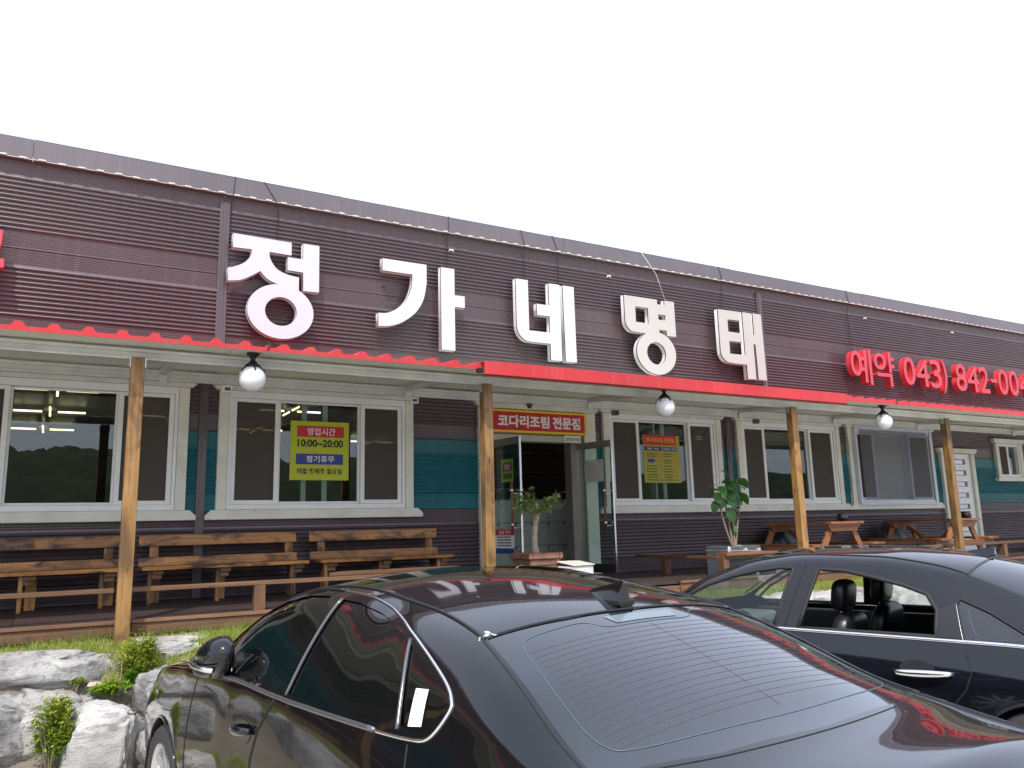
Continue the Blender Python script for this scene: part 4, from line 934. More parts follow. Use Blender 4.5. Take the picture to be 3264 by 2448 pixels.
# stone blocks inside? none ------------------------------------------------------------------ boulders, lawn, shrubs
def boulder(c, r, label, m=None, seed=0, rot=0, sub=5, rough=.16, group='boulders of the retaining bank', cuts=13):
    rgb = random.Random(seed*17+3); bm = NB(); bmesh.ops.create_icosphere(bm, subdivisions=sub, radius=1)
    sv = Vector((seed*7.3, seed*3.1, seed*1.7)); planes = []
    for _ in range(cuts):
        n = Vector((rgb.gauss(0, 1), rgb.gauss(0, 1), rgb.gauss(0, .8))).normalized(); planes.append((n, rgb.uniform(.72, .98)))
    planes.append((Vector((rgb.uniform(-.12, .12), rgb.uniform(-.15, .1), 1)).normalized(), rgb.uniform(.78, .9)))
    for v in bm.verts:
        p = v.co.copy(); q = Vector([math.copysign(abs(k)**.60, k) for k in p])*1.02
        for n, d in planes:
            e = q.dot(n)-d
            if e > 0: q -= n*e*.92
        f = 1+rough*noise.noise(p*1.3+sv)+rough*.5*noise.noise(p*3.1+sv)+rough*.34*noise.noise(p*7+sv)+rough*.22*noise.noise(p*15+sv)+rough*.12*noise.noise(p*31+sv)
        cr = abs(noise.noise(Vector((p.x*1.7, p.y*1.7, p.z*3.4))+sv*2)); f -= .055*max(0, 1-cr/.06)
        cr = abs(noise.noise(p*4.1+sv*3)); f -= .028*max(0, 1-cr/.09)
        v.co = Vector((q.x*r[0]*1.14, q.y*r[1]*1.14, q.z*r[2]*1.06))*f
    o = mesh('boulder', bm, m or M['rock'], auto=62); o.location = c; o.rotation_euler = (rot*.15, rot*.2, rot)
    return tag(o, label, 'boulder', group)
boulder((.04, 6.86, .765), (.58, .20, .155), 'long flat-topped grey boulder under the grass edge', seed=1, rot=-.02)
boulder((.88, 6.98, .79), (.37, .19, .14), 'pale rounded boulder under the grass behind the car mirror', M['rock2'], 2, .1)
boulder((.07, 6.66, .455), (.31, .23, .25), 'grey striped boulder left of the bright green shrub', seed=3, rot=.15)
boulder((.42, 6.36, .34), (.26, .24, .285), 'large pale block beside the black car front wheel', M['rock2'], 4, -.12, rough=.16)
boulder((-.20, 6.55, .45), (.21, .22, .25), 'dark grey boulder at the left picture edge', seed=5, rot=.4)
boulder((.80, 6.55, .55), (.20, .22, .20), 'grey boulder just ahead of the black car fender', seed=6, rot=.35)
boulder((-.62, 6.85, .70), (.30, .22, .2), 'grey boulder at the top left of the bank', seed=7, rot=.2)
boulder((-.05, 6.05, .08), (.17, .16, .13), 'low grey stone at the bottom left corner', M['rock2'], 8, .3)
boulder((.20, 6.12, .07), (.12, .10, .10), 'small tan stone at the foot of the pale block', M['pebble'], 9, .5, 3)
boulder((.355, 6.60, .685), (.045, .03, .016), 'flat tan pebble lying on the grey ledge', M['pebble'], 10, .2, 3)
boulder((.95, 6.30, .25), (.30, .24, .28), 'grey boulder low in front of the black car', seed=11, rot=.1)
boulder((1.55, 6.75, .62), (.36, .25, .25), 'grey boulder beyond the black car bonnet', seed=12, rot=.1)
boulder((2.35, 6.7, .60), (.40, .26, .27), 'pale boulder beyond the black car roof', M['rock2'], 13, -.1)
boulder((3.2, 6.75, .58), (.42, .25, .28), 'grey boulder left of the entrance steps', seed=14, rot=.05)
boulder((3.95, 6.7, .52), (.30, .25, .30), 'grey boulder touching the entrance steps', seed=15, rot=.2)
for i, (x, y, z, r, pale, lab) in enumerate(((6.72, 6.70, .70, (.32,.25,.20), 0, 'grey boulder right beside the entrance steps, at the left end of the bank'), (7.30, 6.62, .66, (.36,.28,.24), 1, 'pale boulder seen through the front side window of the blue-black sedan'), (7.98, 6.62, .62, (.38,.3,.27), 1, 'pale boulder seen through the open rear window, left of the headrest'), (8.7, 6.65, .62, (.40,.28,.25), 0, 'grey boulder seen through the open rear window between the headrests'),
    (9.45, 6.6, .60, (.38,.28,.28), 1, 'pale boulder seen through the open rear window at its right'), (6.6, 6.25, .28, (.3,.26,.3), 0, 'low grey boulder in the bottom row at the foot of the steps'), (7.3, 6.2, .28, (.40,.28,.30), 1, 'low pale boulder in the bottom row before the blue-black sedan'), (8.1, 6.15, .28, (.42,.3,.32), 1, 'low pale boulder in the bottom row beside the sedan bonnet'), (9.0, 6.15, .3, (.45,.3,.32), 0, 'low grey boulder in the bottom row beyond the sedan'), (10.3, 6.6, .5, (.5,.3,.4), 0, 'tall grey boulder below the nearer picnic table'), (11.3, 6.6, .5, (.5,.3,.4), 1, 'tall pale boulder between the two picnic tables'), (12.3, 6.6, .5, (.5,.3,.4), 0, 'tall grey boulder below the farther picnic table'),
    (-1.5, 6.6, .45, (.5,.3,.42), 1, 'tall pale boulder left of the picture, mirrored in the black car'), (-2.5, 6.55, .45, (.48,.3,.42), 0, 'tall grey boulder left of the picture, mirrored in the black car'), (-3.5, 6.6, .45, (.5,.3,.40), 1, 'third pale boulder left of the picture, mirrored in the black car'), (-4.6, 6.6, .45, (.55,.3,.42), 0, 'far left grey boulder mirrored in the black car door'), (-5.8, 6.6, .45, (.6,.3,.42), 1, 'leftmost pale boulder mirrored in the black car door'))):
    boulder((x, y, z), r, lab, M['rock2'] if pale else M['rock'], 20+i, .1*(i % 4)-.15, 4)
# lawn bank
bm = NB(); g = []
for i in range(121):
    x = -9+26*i/120; row = []
    for y, z in ((7.22, .885), (7.05, .88), (6.85, .855), (6.70, .70), (6.52, .45), (6.3, .18), (6.05, .02), (5.95, -.02)):
        row.append(bm.verts.new((x, y+.05*noise.noise((x*2, y*3, 0)), z+(.035*noise.noise((x*2.3, y*4, 5)) if y < 7.2 else 0))))
    g.append(row)
for A, B in zip(g, g[1:]):
    for k in range(7):
        if 4.25 < (A[k].co.x+B[k].co.x)/2 < 6.35: continue
        bm.faces.new((A[k], A[k+1], B[k+1], B[k]))
bb = bm.copy()
for f in list(bm.faces):
    if f.calc_center_median().y < 6.77: bm.faces.remove(f)
for f in list(bb.faces):
    if f.calc_center_median().y >= 6.77: bb.faces.remove(f)
tag(mesh('lawn', bm, M['soil_grass'], smooth=True), 'strip of dry grass between deck and boulders', kind='structure')
tag(mesh('bank', bb, M['bank'], smooth=True), 'soil bank held by the boulders', kind='structure')
def blades(name, n, place, h0, h1, m, label, seed, kind_='stuff', wd=.0035):
    rg = random.Random(seed); bm = NB()
    for _ in range(n):
        p = place(rg)
        if p is None: continue
        h = rg.uniform(h0, h1); a = rg.uniform(0, 6.28); d = Vector((math.cos(a), math.sin(a), 0)); l = Vector((rg.uniform(-1, 1), rg.uniform(-1, 1), 0))*h*.55; p = Vector(p); w = d*wd
        a1, a2 = bm.verts.new(p-w), bm.verts.new(p+w); b1, b2 = bm.verts.new(p+l*.35+Vector((0,0,h*.6))-w*.7), bm.verts.new(p+l*.35+Vector((0,0,h*.6))+w*.7); c = bm.verts.new(p+l+Vector((0,0,h)))
        bm.faces.new((a1, a2, b2, b1)); bm.faces.new((b1, b2, c))
    o = mesh(name, bm, m); return tag(o, label, kind=kind_)
def lawn_at(rg):
    x = rg.uniform(-1.6, 1.6) if rg.random() < .55 else rg.uniform(1.6, 4.2) if rg.random() < .4 else rg.uniform(6.4, 10.5); y = 6.70+.52*rg.random()**.8
    d = noise.noise((x*1.7, y*3, 2))
    if d < -.42+.2*rg.random(): return None
    return (x, y, (.70+(y-6.70)*1.033 if y < 6.85 else .855+(y-6.85)*.1)+.012)
blades('lawn_grass', 34000, lawn_at, .02, .06, M['grass'], 'dry yellow green grass along the foot of the deck', 5)
blades('edge_grass', 1300, lambda rg: (rg.uniform(-1.5, 4.2), rg.uniform(7.13, 7.21), .88), .06, .15, leaf_mat('tall_grass', (.05,.13,.02), (.16,.25,.05), .5, .4), 'taller green grass tufts against the deck fascia', 6, wd=.003)

blades('foot_grass', 1500, lambda rg: (rg.uniform(-.45, .28), rg.uniform(6.05, 6.3), .05+.1*rg.random()), .04, .10, M['grass'], 'straw and grass at the foot of the bank', 8)
def shrub(name, c, r, n, m1, m2, label, seed, ls=.018, cat='shrub', stems=6):
    P = empty(name, (c[0], c[1], c[2]-r[2]), 0, label, cat, 'shrubs among the boulders'); rg = random.Random(seed)
    cl = [(Vector((rg.gauss(0, .45), rg.gauss(0, .45), rg.uniform(-.6, .8))), rg.uniform(.25, .55)) for _ in range(16)]
    for nm, m, frac in (('foliage', m1, .68), ('young_foliage', m2, .32)):
        bm = NB()
        for _ in range(int(n*frac)):
            q, s = rg.choice(cl); p = q+Vector((rg.gauss(0, .5), rg.gauss(0, .5), rg.gauss(0, .5)))*s
            if nm[0] == 'y': p.z += .18
            if p.length > 1.25: continue
            p = Vector((p.x*r[0], p.y*r[1], r[2]+p.z*r[2])); L = ls*rg.uniform(.6, 1.4); a = Matrix.Rotation(rg.uniform(0, 6.28), 3, 'Z') @ Matrix.Rotation(rg.uniform(-.9, .7), 3, 'X'); w = L*.32
            v = [bm.verts.new(p+a @ Vector(k)) for k in ((0,0,0), (w, L*.5, .12*L), (0, L, 0), (-w, L*.5, .12*L))]; bm.faces.new(v)
        mesh(nm, bm, m, P)['kind'] = 'stuff'
    bm = NB()
    for k in range(stems):
        d = Vector((rg.uniform(-.7, .7)*r[0], rg.uniform(-.7, .7)*r[1], r[2]*rg.uniform(1, 1.8))); tube(bm, [(d.x*.15, d.y*.15, -.03), tuple(d*.6), tuple(d)], [.005, .003, .001], 5)
    mesh('stems', bm, M['stem'], P); return P
shrub('shrub', (.10, 6.22, .46), (.13, .11, .22), 4200, M['shrub'], M['shrub_y'], 'bright green shrub growing down between the grey and pale boulders', 1, .024)
shrub('shrub', (.645, 6.70, .83), (.12, .11, .17), 3200, M['shrub'], M['shrub_y'], 'yellow green shrub between the two top boulders', 2, .022)
shrub('ground_cover', (.46, 6.55, .655), (.13, .08, .045), 1300, M['cover'], M['shrub_y'], 'low bright ground cover behind the pale block', 3, .026, 'ground cover')
shrub('ground_cover', (.60, 6.66, .68), (.10, .08, .07), 1300, M['cover'], M['cover'], 'green ground cover below the yellow green shrub', 6, .022, 'ground cover')
shrub('shrub', (.24, 6.62, .705), (.05, .04, .03), 260, M['shrub'], M['shrub_y'], 'small green tuft on the ledge under the long boulder', 4, .02)
shrub('shrub', (7.6, 6.75, .92), (.16, .1, .09), 700, M['shrub'], M['shrub_y'], 'small green shrub on the bank seen through the far car windows', 7, .03)
sp = empty('sapling', (.50, 6.50, .62), 0, 'thin sapling with a few pale leaves before the long boulder', 'sapling')
bm = NB(); tube(bm, smooth_pts([(0, 0, 0), (.01, 0, .12), (.012, 0, .22)], 4), .0045, 6); tube(bm, [(.01, 0, .15), (-.05, 0, .24), (-.10, 0, .33)], .0022, 5); tube(bm, [(.012, 0, .2), (.03, 0, .27)], .0025, 5); mesh('stem', bm, M['stem'], sp, smooth=True)
sl_ = leaf_mesh('sapling_leaf', .042, .016, M['shrub_y'], .2, .1, 4)
for i in range(26):
    c = random.Random(i); q = Vector((.035, 0, .26)) if i < 15 else (Vector((-.1, 0, .31)) if i < 21 else Vector((-.03, 0, .29)))
    o = link('leaf', sl_, None, sp); o.location = q+Vector((c.uniform(-.035, .03), c.uniform(-.02, .02), c.uniform(-.045, .03))); o.rotation_euler = (R(c.uniform(-20, 60)), 0, c.uniform(0, 6.28))
# ------------------------------------------------------------------ cars
def interp(xs, ys, x):
    """monotone-ish cubic through stations (xs descending or ascending)"""
    xs = np.array(xs); ys = np.array(ys); o = np.argsort(xs); xs, ys = xs[o], ys[o]
    h = np.diff(xs); d = np.diff(ys)/h; m = np.zeros(len(xs)); m[0], m[-1] = d[0], d[-1]
    for i in range(1, len(xs)-1):
        if d[i-1]*d[i] <= 0: m[i] = 0
        else: m[i] = (h[i-1]+h[i])/( (h[i-1]+.0)/d[i-1]+(h[i]+.0)/d[i]) if True else 0
    i = min(max(np.searchsorted(xs, x)-1, 0), len(h)-1); t = (x-xs[i])/h[i]
    return float((2*t**3-3*t**2+1)*ys[i]+(t**3-2*t**2+t)*h[i]*m[i]+(-2*t**3+3*t**2)*ys[i+1]+(t**3-t**2)*h[i]*m[i+1])
def section(ym, zm, yb, zb, yr, zr, zc, zbot):
    P = [(0, zbot), (ym*.35, zbot), (ym*.7, zbot), (ym-.09, zbot+.01), (ym-.05, zbot+.04), (ym-.03, zbot+.10)]
    k = 6
    for i in range(1, k+1):
        t = i/k; z = zbot+.10+(zm-zbot-.10)*t; P.append((ym-.03*(1-t)**1.5, z))
    zz = zb-.028; yy = yb+.012
    for i in range(1, k+1):
        t = i/k; P.append((ym+(yy-ym)*t**1.7, zm+(zz-zm)*t))
    P += [(yb+.008, zb-.012), (yb, zb)]
    n = 10
    for i in range(1, n+1):
        t = i/n; b = .016*math.sin(math.pi*t); P.append((yb+(yr-yb)*t+b, zb+(zr-zb)*t))
    n = 14
    for i in range(1, n+1):
        y = yr*(1-i/n); P.append((y, zc-(zc-zr)*(y/yr)**2.3))
    A = np.array(P)
    for _ in range(3):
        B = A.copy(); B[1:-1] = .5*A[1:-1]+.25*(A[:-2]+A[2:]); A = B
    return A
def hull(st, nx=104):
    xs = [s[0] for s in st]; lo, hi = min(xs), max(xs); bm = NB(); rings = []
    for i in range(nx+1):
        u_ = i/nx; x = lo+(hi-lo)*(.5-.5*math.cos(math.pi*u_))*.35+(hi-lo)*u_*.65
        p = [interp(xs, [s[k] for s in st], x) for k in range(1, 9)]
        A = section(*p); n = len(A)
        ring = [bm.verts.new((x, y, z)) for y, z in A]; left = ring
        right = [bm.verts.new((x, -y, z)) for y, z in A[1:-1]][::-1]
        rings.append(left+right)
    for A, B in zip(rings, rings[1:]):
        m = len(A)
        for k in range(m): bm.faces.new((A[k], A[(k+1) % m], B[(k+1) % m], B[k]))
    bm.faces.new(rings[0]); bm.faces.new(rings[-1][::-1])
    bmesh.ops.recalc_face_normals(bm, faces=bm.faces); return bm
def inside(p, poly):
    c = False; n = len(poly)
    for i in range(n):
        (x1, y1), (x2, y2) = poly[i], poly[i-1]
        if (y1 > p[1]) != (y2 > p[1]) and p[0] < (x2-x1)*(p[1]-y1)/(y2-y1)+x1: c = not c
    return c
def cut(bm, lay, poly, rid, side=1, top=False):
    us = [p[0] for p in poly]; ws = [p[1] for p in poly]
    def ok(f):
        if top:
            if f.normal.z < .12: return False
            a = [v.co.x for v in f.verts]; b = [v.co.y for v in f.verts]
            if min(v.co.z for v in f.verts) < .85: return False
        else:
            if min(v.co.y*side for v in f.verts) < .42 or abs(f.normal.y) < .08: return False
            a = [v.co.x for v in f.verts]; b = [v.co.z for v in f.verts]
        return max(a) > min(us)-.02 and min(a) < max(us)+.02 and max(b) > min(ws)-.02 and min(b) < max(ws)+.02
    n = len(poly)
    for i in range(n):
        a, b = poly[i], poly[(i+1) % n]; d = (b[0]-a[0], b[1]-a[1])
        co = (a[0], a[1], 0) if top else (a[0], 0, a[1]); no = (-d[1], d[0], 0) if top else (-d[1], 0, d[0])
        # only faces near this edge
        e0, e1 = min(a[0], b[0])-.03, max(a[0], b[0])+.03; h0, h1 = min(a[1], b[1])-.03, max(a[1], b[1])+.03
        fs = []
        for f in bm.faces:
            if not ok(f): continue
            A = [v.co.x for v in f.verts]; B = [v.co.y if top else v.co.z for v in f.verts]
            if max(A) > e0 and min(A) < e1 and max(B) > h0 and min(B) < h1: fs.append(f)
        geom = list({v for f in fs for v in f.verts})+list({e for f in fs for e in f.edges})+fs
        bmesh.ops.bisect_plane(bm, geom=geom, plane_co=co, plane_no=no, dist=1e-5)
    for f in bm.faces:
        if f[lay] == 0 and ok(f):
            c = f.calc_center_median()
            if inside((c.x, c.y if top else c.z), poly): f[lay] = rid
def extract(bm, lay, rid, name, m, parent, push=0):
    fs = [f for f in bm.faces if f[lay] == rid]
    if not fs: return None
    nb = NB(); mp = {}
    for f in fs:
        for v in f.verts:
            if v not in mp: mp[v] = nb.verts.new(v.co - v.normal*push)
        nb.faces.new([mp[v] for v in f.verts])
    return mesh(name, nb, m, parent, smooth=True)
class Car:
    def __init__(s, st, name, loc, a, label):
        s.root = empty(name, loc, math.pi/2-a, label, 'car'); s.bm = hull(st); s.bm.normal_update()
        s.lay = s.bm.faces.layers.int.new('region'); s.bm.verts.ensure_lookup_table()
        s.tree = BVHTree.FromBMesh(s.bm)
    def side(s, x, z, sg=1):
        h = s.tree.ray_cast(Vector((x, 2*sg, z)), Vector((0, -sg, 0))); return h[0], h[1]
    def top(s, x, y):
        h = s.tree.ray_cast(Vector((x, y, 3)), Vector((0, 0, -1))); return h[0], h[1]
    def path(s, pts, sg=1, top=False, out=.0, n=6, sm=True, closed=False):
        q = smooth_pts(pts, n) if sm else [tuple(Vector(pts[i]).lerp(Vector(pts[i+1]), k/n)) for i in range(len(pts)-1) for k in range(n)]+[tuple(pts[-1])]
        r = []
        for p in q:
            h = s.top(*p) if top else s.side(p[0], p[1], sg)
            if h[0] is not None: r.append(h[0]+h[1]*out)
        return r
    def line(s, name, pts, r, m, parent=None, sg=1, top=False, out=0, n=6, sm=True, closed=False):
        bm = NB(); tube(bm, s.path(pts, sg, top, out, n, sm), r, 8, True, closed); return mesh(name, bm, m, parent or s.root, smooth=True)
    def patch(s, name, poly, m, parent=None, sg=1, top=False, out=.003, n=6):
        """thin plate following the body inside a quad given by corners (4 points)"""
        bm = NB(); g = []
        a, b, c, d = [Vector(p) for p in poly]
        for i in range(n+1):
            row = []
            for j in range(n+1):
                p = a.lerp(b, i/n).lerp(d.lerp(c, i/n), j/n); h = s.top(p.x, p.y) if top else s.side(p.x, p.y, sg); row.append(bm.verts.new(h[0]+h[1]*out))
            g.append(row)
        for A, B in zip(g, g[1:]):
            for j in range(n): bm.faces.new((A[j], A[j+1], B[j+1], B[j]))
        bmesh.ops.recalc_face_normals(bm, faces=bm.faces)
        return mesh(name, bm, m, parent or s.root, smooth=True)
def circ(cx, cz, r, n=28): return [(cx+r*math.cos(2*math.pi*k/n), max(.16, cz+r*math.sin(2*math.pi*k/n))) for k in range(n)]
def wheel(P, x, y, r, sg, spokes=10):
    Wl = empty('wheel', (x, y, r)); Wl.parent = P
    bm = NB(); w = .11
    lathe(bm, [(r*.70, -w), (r*.93, -w), (r*.985, -w*.8), (r, -w*.45), (r, w*.45), (r*.985, w*.8), (r*.93, w), (r*.70, w)], n=48, axis='y', cap=False)
    for k in range(3): lathe(bm, [(r*(.77+.05*k), w*1.0), (r*(.78+.05*k), w*1.02), (r*(.79+.05*k), w)], n=48, axis='y', cap=False)
    t = mesh('tyre', bm, M['tyre'], Wl, smooth=True)
    bm = NB(); lathe(bm, [(r*.71, w*.98), (r*.685, w*.9), (r*.66, w*.4), (r*.66, -w*.9)], n=48, axis='y', cap=False)
    for k in range(spokes):
        a = 2*math.pi*k/spokes; c, s_ = math.cos(a), math.sin(a); o = .035
        T = Matrix.Rotation(-a, 4, 'Y')
        q = [(r*.10, w*.55, -.026), (r*.10, w*.55, .026), (r*.68, w*.82, .016 + .008*(k % 2)), (r*.68, w*.82, -.016)]
        A = [bm.verts.new(T @ Vector(p)) for p in q]; B = [bm.verts.new(T @ (Vector(p)-Vector((0, .03, 0)))) for p in q]
        bm.faces.new(A); bm.faces.new(B[::-1])
        for i in range(4): bm.faces.new((A[i], B[i], B[(i+1) % 4], A[(i+1) % 4]))
    lathe(bm, [(r*.17, w*.4), (r*.17, w*.62), (r*.12, w*.68), (0, w*.69)], n=20, axis='y', cap=False)
    mesh('rim', bm, M['alloy'], Wl, auto=40)
    bm = NB(); lathe(bm, [(r*.62, w*.1), (0.02, w*.1)], n=32, axis='y', cap=False); mesh('brake_disc', bm, M['satin'], Wl)
    Wl.scale = (1, sg, 1)
def common(c, body_m, glass_m, cfg):
    """cut openings, wheels, arches, lights"""
    bm, lay = c.bm, c.lay
    fa, ra = cfg['axles']; rid = 1; regs = {}
    for sg in (1, -1):
        for k, poly in (cfg['glass'] if sg > 0 else {**cfg['glass'], **cfg.get('glass_r', {})}).items(): regs[(k, sg)] = rid; cut(bm, lay, poly, rid, sg); rid += 1
        for ax in (fa, ra): cut(bm, lay, circ(ax, .335, .375), 99, sg)
        for k, poly in cfg['doors'].items(): regs[(k, sg)] = rid; cut(bm, lay, poly, rid, sg); rid += 1
        for k, poly in cfg['lights'].items(): regs[(k, sg)] = rid; cut(bm, lay, poly, rid, sg); rid += 1
    for k, poly in cfg['top'].items(): regs[(k, 0)] = rid; cut(bm, lay, poly, rid, 1, True); rid += 1
    bm.normal_update()
    out = {}
    for (k, sg), r in regs.items():
        if k in cfg.get('open', ()) and (k, sg) not in cfg.get('closed', ()): continue
        nm = cfg['names'][k]; m = cfg['mats'][k]
        out[(k, sg)] = extract(bm, lay, r, nm, m, c.root, .003 if k == 'rg' else .007 if 'window' in nm or 'screen' in nm else 0)
    extract(bm, lay, 0, 'body', body_m, c.root)
    for sg in (1, -1):
        for ax in (fa, ra):
            nb = NB(); n = 20
            rows = [[nb.verts.new((ax+.385*math.cos(math.pi*k/n), sg*y, .30+.40*math.sin(math.pi*k/n))) for k in range(n+1)] for y in (.60, .905)]
            for k in range(n): nb.faces.new((rows[0][k], rows[0][k+1], rows[1][k+1], rows[1][k]))
            nb.faces.new(rows[0]); mesh('arch_liner', nb, M['dark_trim'], c.root)
            lip = c.path([(ax+.375*math.cos(R(a)), .335+.375*math.sin(R(a))) for a in range(-15, 196, 10)], sg, False, .001, 2)
            nb = NB(); tube(nb, lip, .009, 6); mesh('arch_lip', nb, body_m, c.root, smooth=True)
            wheel(c.root, ax, sg*(.80), .335, sg)
    nb = NB(); box(nb, -2.2, 2.1, -.75, .75, .20, .24); mesh('floor_pan', nb, M['dark_trim'], c.root)
    c.bm.free(); return out
nose = [  # x, y mid, z mid, y belt, z belt, y rail, z rail, z centre, z bottom
 (2.46, .50, .50, .46, .60, .40, .64, .66, .30), (2.42, .64, .52, .60, .66, .48, .70, .72, .25), (2.34, .76, .55, .70, .74, .55, .775, .79, .22), (2.15, .85, .60, .78, .84, .62, .87, .885, .20)]
car1 = nose+[(1.8, .895, .66, .83, .93, .66, .955, .97, .2), (1.45, .915, .70, .845, .975, .68, .998, 1.012, .2), (1.1, .93, .70, .872, 1.012, .72, 1.035, 1.05, .2), (.92, .93, .70, .874, 1.033, .755, 1.07, 1.10, .2),
 (.70, .93, .70, .878, 1.045, .75, 1.205, 1.245, .2), (.48, .93, .70, .88, 1.048, .725, 1.315, 1.375, .2), (.25, .923, .70, .872, 1.05, .69, 1.395, 1.457, .2), (0, .925, .70, .875, 1.05, .672, 1.432, 1.502, .2), (-.25, .925, .70, .875, 1.05, .66, 1.443, 1.522, .2),
 (-.46, .925, .71, .87, 1.052, .655, 1.434, 1.526, .2), (-.7, .925, .72, .862, 1.056, .652, 1.405, 1.508, .2), (-.95, .925, .73, .848, 1.066, .672, 1.378, 1.47, .2), (-1.2, .925, .74, .83, 1.088, .69, 1.338, 1.422, .2), (-1.5, .922, .76, .82, 1.10, .725, 1.245, 1.328, .2),
 (-1.8, .915, .77, .812, 1.075, .735, 1.128, 1.215, .2), (-2.0, .905, .77, .81, 1.05, .75, 1.082, 1.135, .2), (-2.15, .89, .77, .795, 1.03, .74, 1.058, 1.10, .22), (-2.38, .84, .77, .74, 1.0, .66, 1.035, 1.075, .26), (-2.47, .76, .72, .64, .94, .52, .985, 1.02, .30), (-2.52, .68, .66, .55, .84, .45, .88, .90, .36)]
A1 = Car(car1, 'parked_sedan', (1.70, 3.70, 0), R(-7.0), 'glossy black sedan with dark tinted windows nearest the camera, nose to the boulders')
fr = [(.84, 1.055), (.70, 1.185), (.50, 1.295), (.26, 1.38), (.02, 1.418), (-.175, 1.425), (-.055, 1.062)]
rw = [(-.245, 1.066), (-.305, 1.418), (-.45, 1.412), (-.63, 1.388), (-.80, 1.352), (-.915, 1.318), (-.955, 1.20), (-.965, 1.075)]
qw = [(-1.10, 1.088), (-1.04, 1.20), (-.962, 1.308), (-1.10, 1.262), (-1.25, 1.205), (-1.30, 1.175), (-1.295, 1.15), (-1.24, 1.095), (-1.17, 1.086)]
d1f = [(.90, 1.035), (.93, .80), (.985, .55), (.96, .30), (.02, .28), (.03, .78), (-.02, .90), (-.135, 1.035)]
d1r = [(-.145, 1.032), (-.03, .90), (.02, .78), (.01, .28), (-.92, .28), (-1.0, .52), (-1.13, .72), (-1.2, .95), (-1.17, 1.045)]
cfg1 = dict(axles=(1.46, -1.36), glass=dict(fw=fr, rw=rw, qw=qw), doors=dict(fd=d1f, rd=d1r), lights=dict(hl=[(2.42, .62), (2.40, .70), (1.95, .84), (1.80, .84), (2.05, .70)], tl=[(-2.5, .78), (-2.5, .92), (-2.15, .97), (-2.0, .94), (-2.2, .82)]),
  top=dict(rg=[(-1.265, .61), (-1.302, .30), (-1.312, 0), (-1.302, -.30), (-1.265, -.61), (-1.93, -.755), (-2.03, -.42), (-2.065, 0), (-2.03, .42), (-1.93, .755)], ws=[(1.0, .62), (1.06, .3), (1.075, 0), (1.06, -.3), (1.0, -.62), (.30, -.60), (.24, -.3), (.22, 0), (.24, .3), (.30, .60)]),
  names=dict(fw='side_window', rw='side_window', qw='quarter_window', fd='door', rd='door', hl='headlight', tl='tail_light', rg='rear_window', ws='windscreen'),
  mats=dict(fw=M['tint'], rw=M['tint'], qw=M['tint'], fd=M['paint1'], rd=M['paint1'], hl=M['chrome'], tl=plain('tail_light_red', (.25,.005,.008), .1, 0, .05, 3, .6), rg=M['tint_rear'], ws=M['tint']))
# lines along the body are taken before the shell is cut up
def car_lines(c, cfg, sg_list=(1, -1)):
    for sg in sg_list:
        for k, poly in cfg['doors'].items(): c.line('door_gap', poly[:], .0035, M['gap'], None, sg, False, .0, 5, False)
for sg in (1, -1):
    A1.line('window_trim', [(-.215, 1.447), (-.45, 1.437), (-.63, 1.412), (-.80, 1.375), (-.95, 1.335), (-1.10, 1.288), (-1.26, 1.228), (-1.325, 1.19), (-1.335, 1.155), (-1.27, 1.078), (-1.16, 1.058), (-.96, 1.05)], .006, M['chrome'], None, sg, False, .001, 6)
    A1.line('belt_trim', [(-.96, 1.052), (-.55, 1.046), (-.12, 1.042), (.40, 1.043), (.84, 1.040)], .010, M['satin'], None, sg, False, .0005, 6)
    A1.line('window_trim', [(.90, 1.045), (.72, 1.20), (.50, 1.318), (.26, 1.402), (.02, 1.440), (-.215, 1.447)], .007, M['black'], None, sg, False, .002, 6)
    A1.line('pillar_strip', [(-.232, 1.06), (-.262, 1.25), (-.292, 1.42)], .008, M['satin'], None, sg, False, .0, 6)
    A1.line('divider', [(-1.088, 1.075), (-1.028, 1.20), (-.945, 1.322)], .008, M['satin'], None, sg, False, .0, 6)
    A1.line('roof_moulding', [(.95, .655), (.70, .655), (.40, .625), (0, .588), (-.46, .575), (-.9, .58), (-1.26, .618)][::1] if sg > 0 else [(.95, -.655), (.70, -.655), (.40, -.625), (0, -.588), (-.46, -.575), (-.9, -.58), (-1.26, -.618)], .007, M['black'], None, 1, True, .001, 6)
    s = sg
    A1.line('window_seal', [(-1.24, .615*s), (-1.28, .628*s), (-1.45, .665*s), (-1.70, .718*s), (-1.94, .766*s)], .007, M['black'], None, 1, True, -.003, 6)
A1.line('roof_seam', [(-1.255, -.612), (-1.292, -.30), (-1.302, 0), (-1.292, .30), (-1.255, .612)], .0045, M['black'], None, 1, True, -.001, 8)
A1.line('boot_gap', [(-1.94, -.765), (-2.045, -.42), (-2.08, 0), (-2.045, .42), (-1.94, .765)], .0022, M['gap'], None, 1, True, 0, 8)
A1.line('bonnet_gap', [(2.2, .64), (1.8, .74), (1.4, .77), (1.06, .755), (1.12, .4), (1.14, 0), (1.12, -.4), (1.06, -.755), (1.4, -.77), (1.8, -.74), (2.2, -.64)], .0035, M['gap'], None, 1, True, 0, 5)
A1.line('fender_crease', [(1.9, .80), (1.5, .86), (1.15, .90), (.95, .905)], .0001, M['paint1'])
car_lines(A1, cfg1)
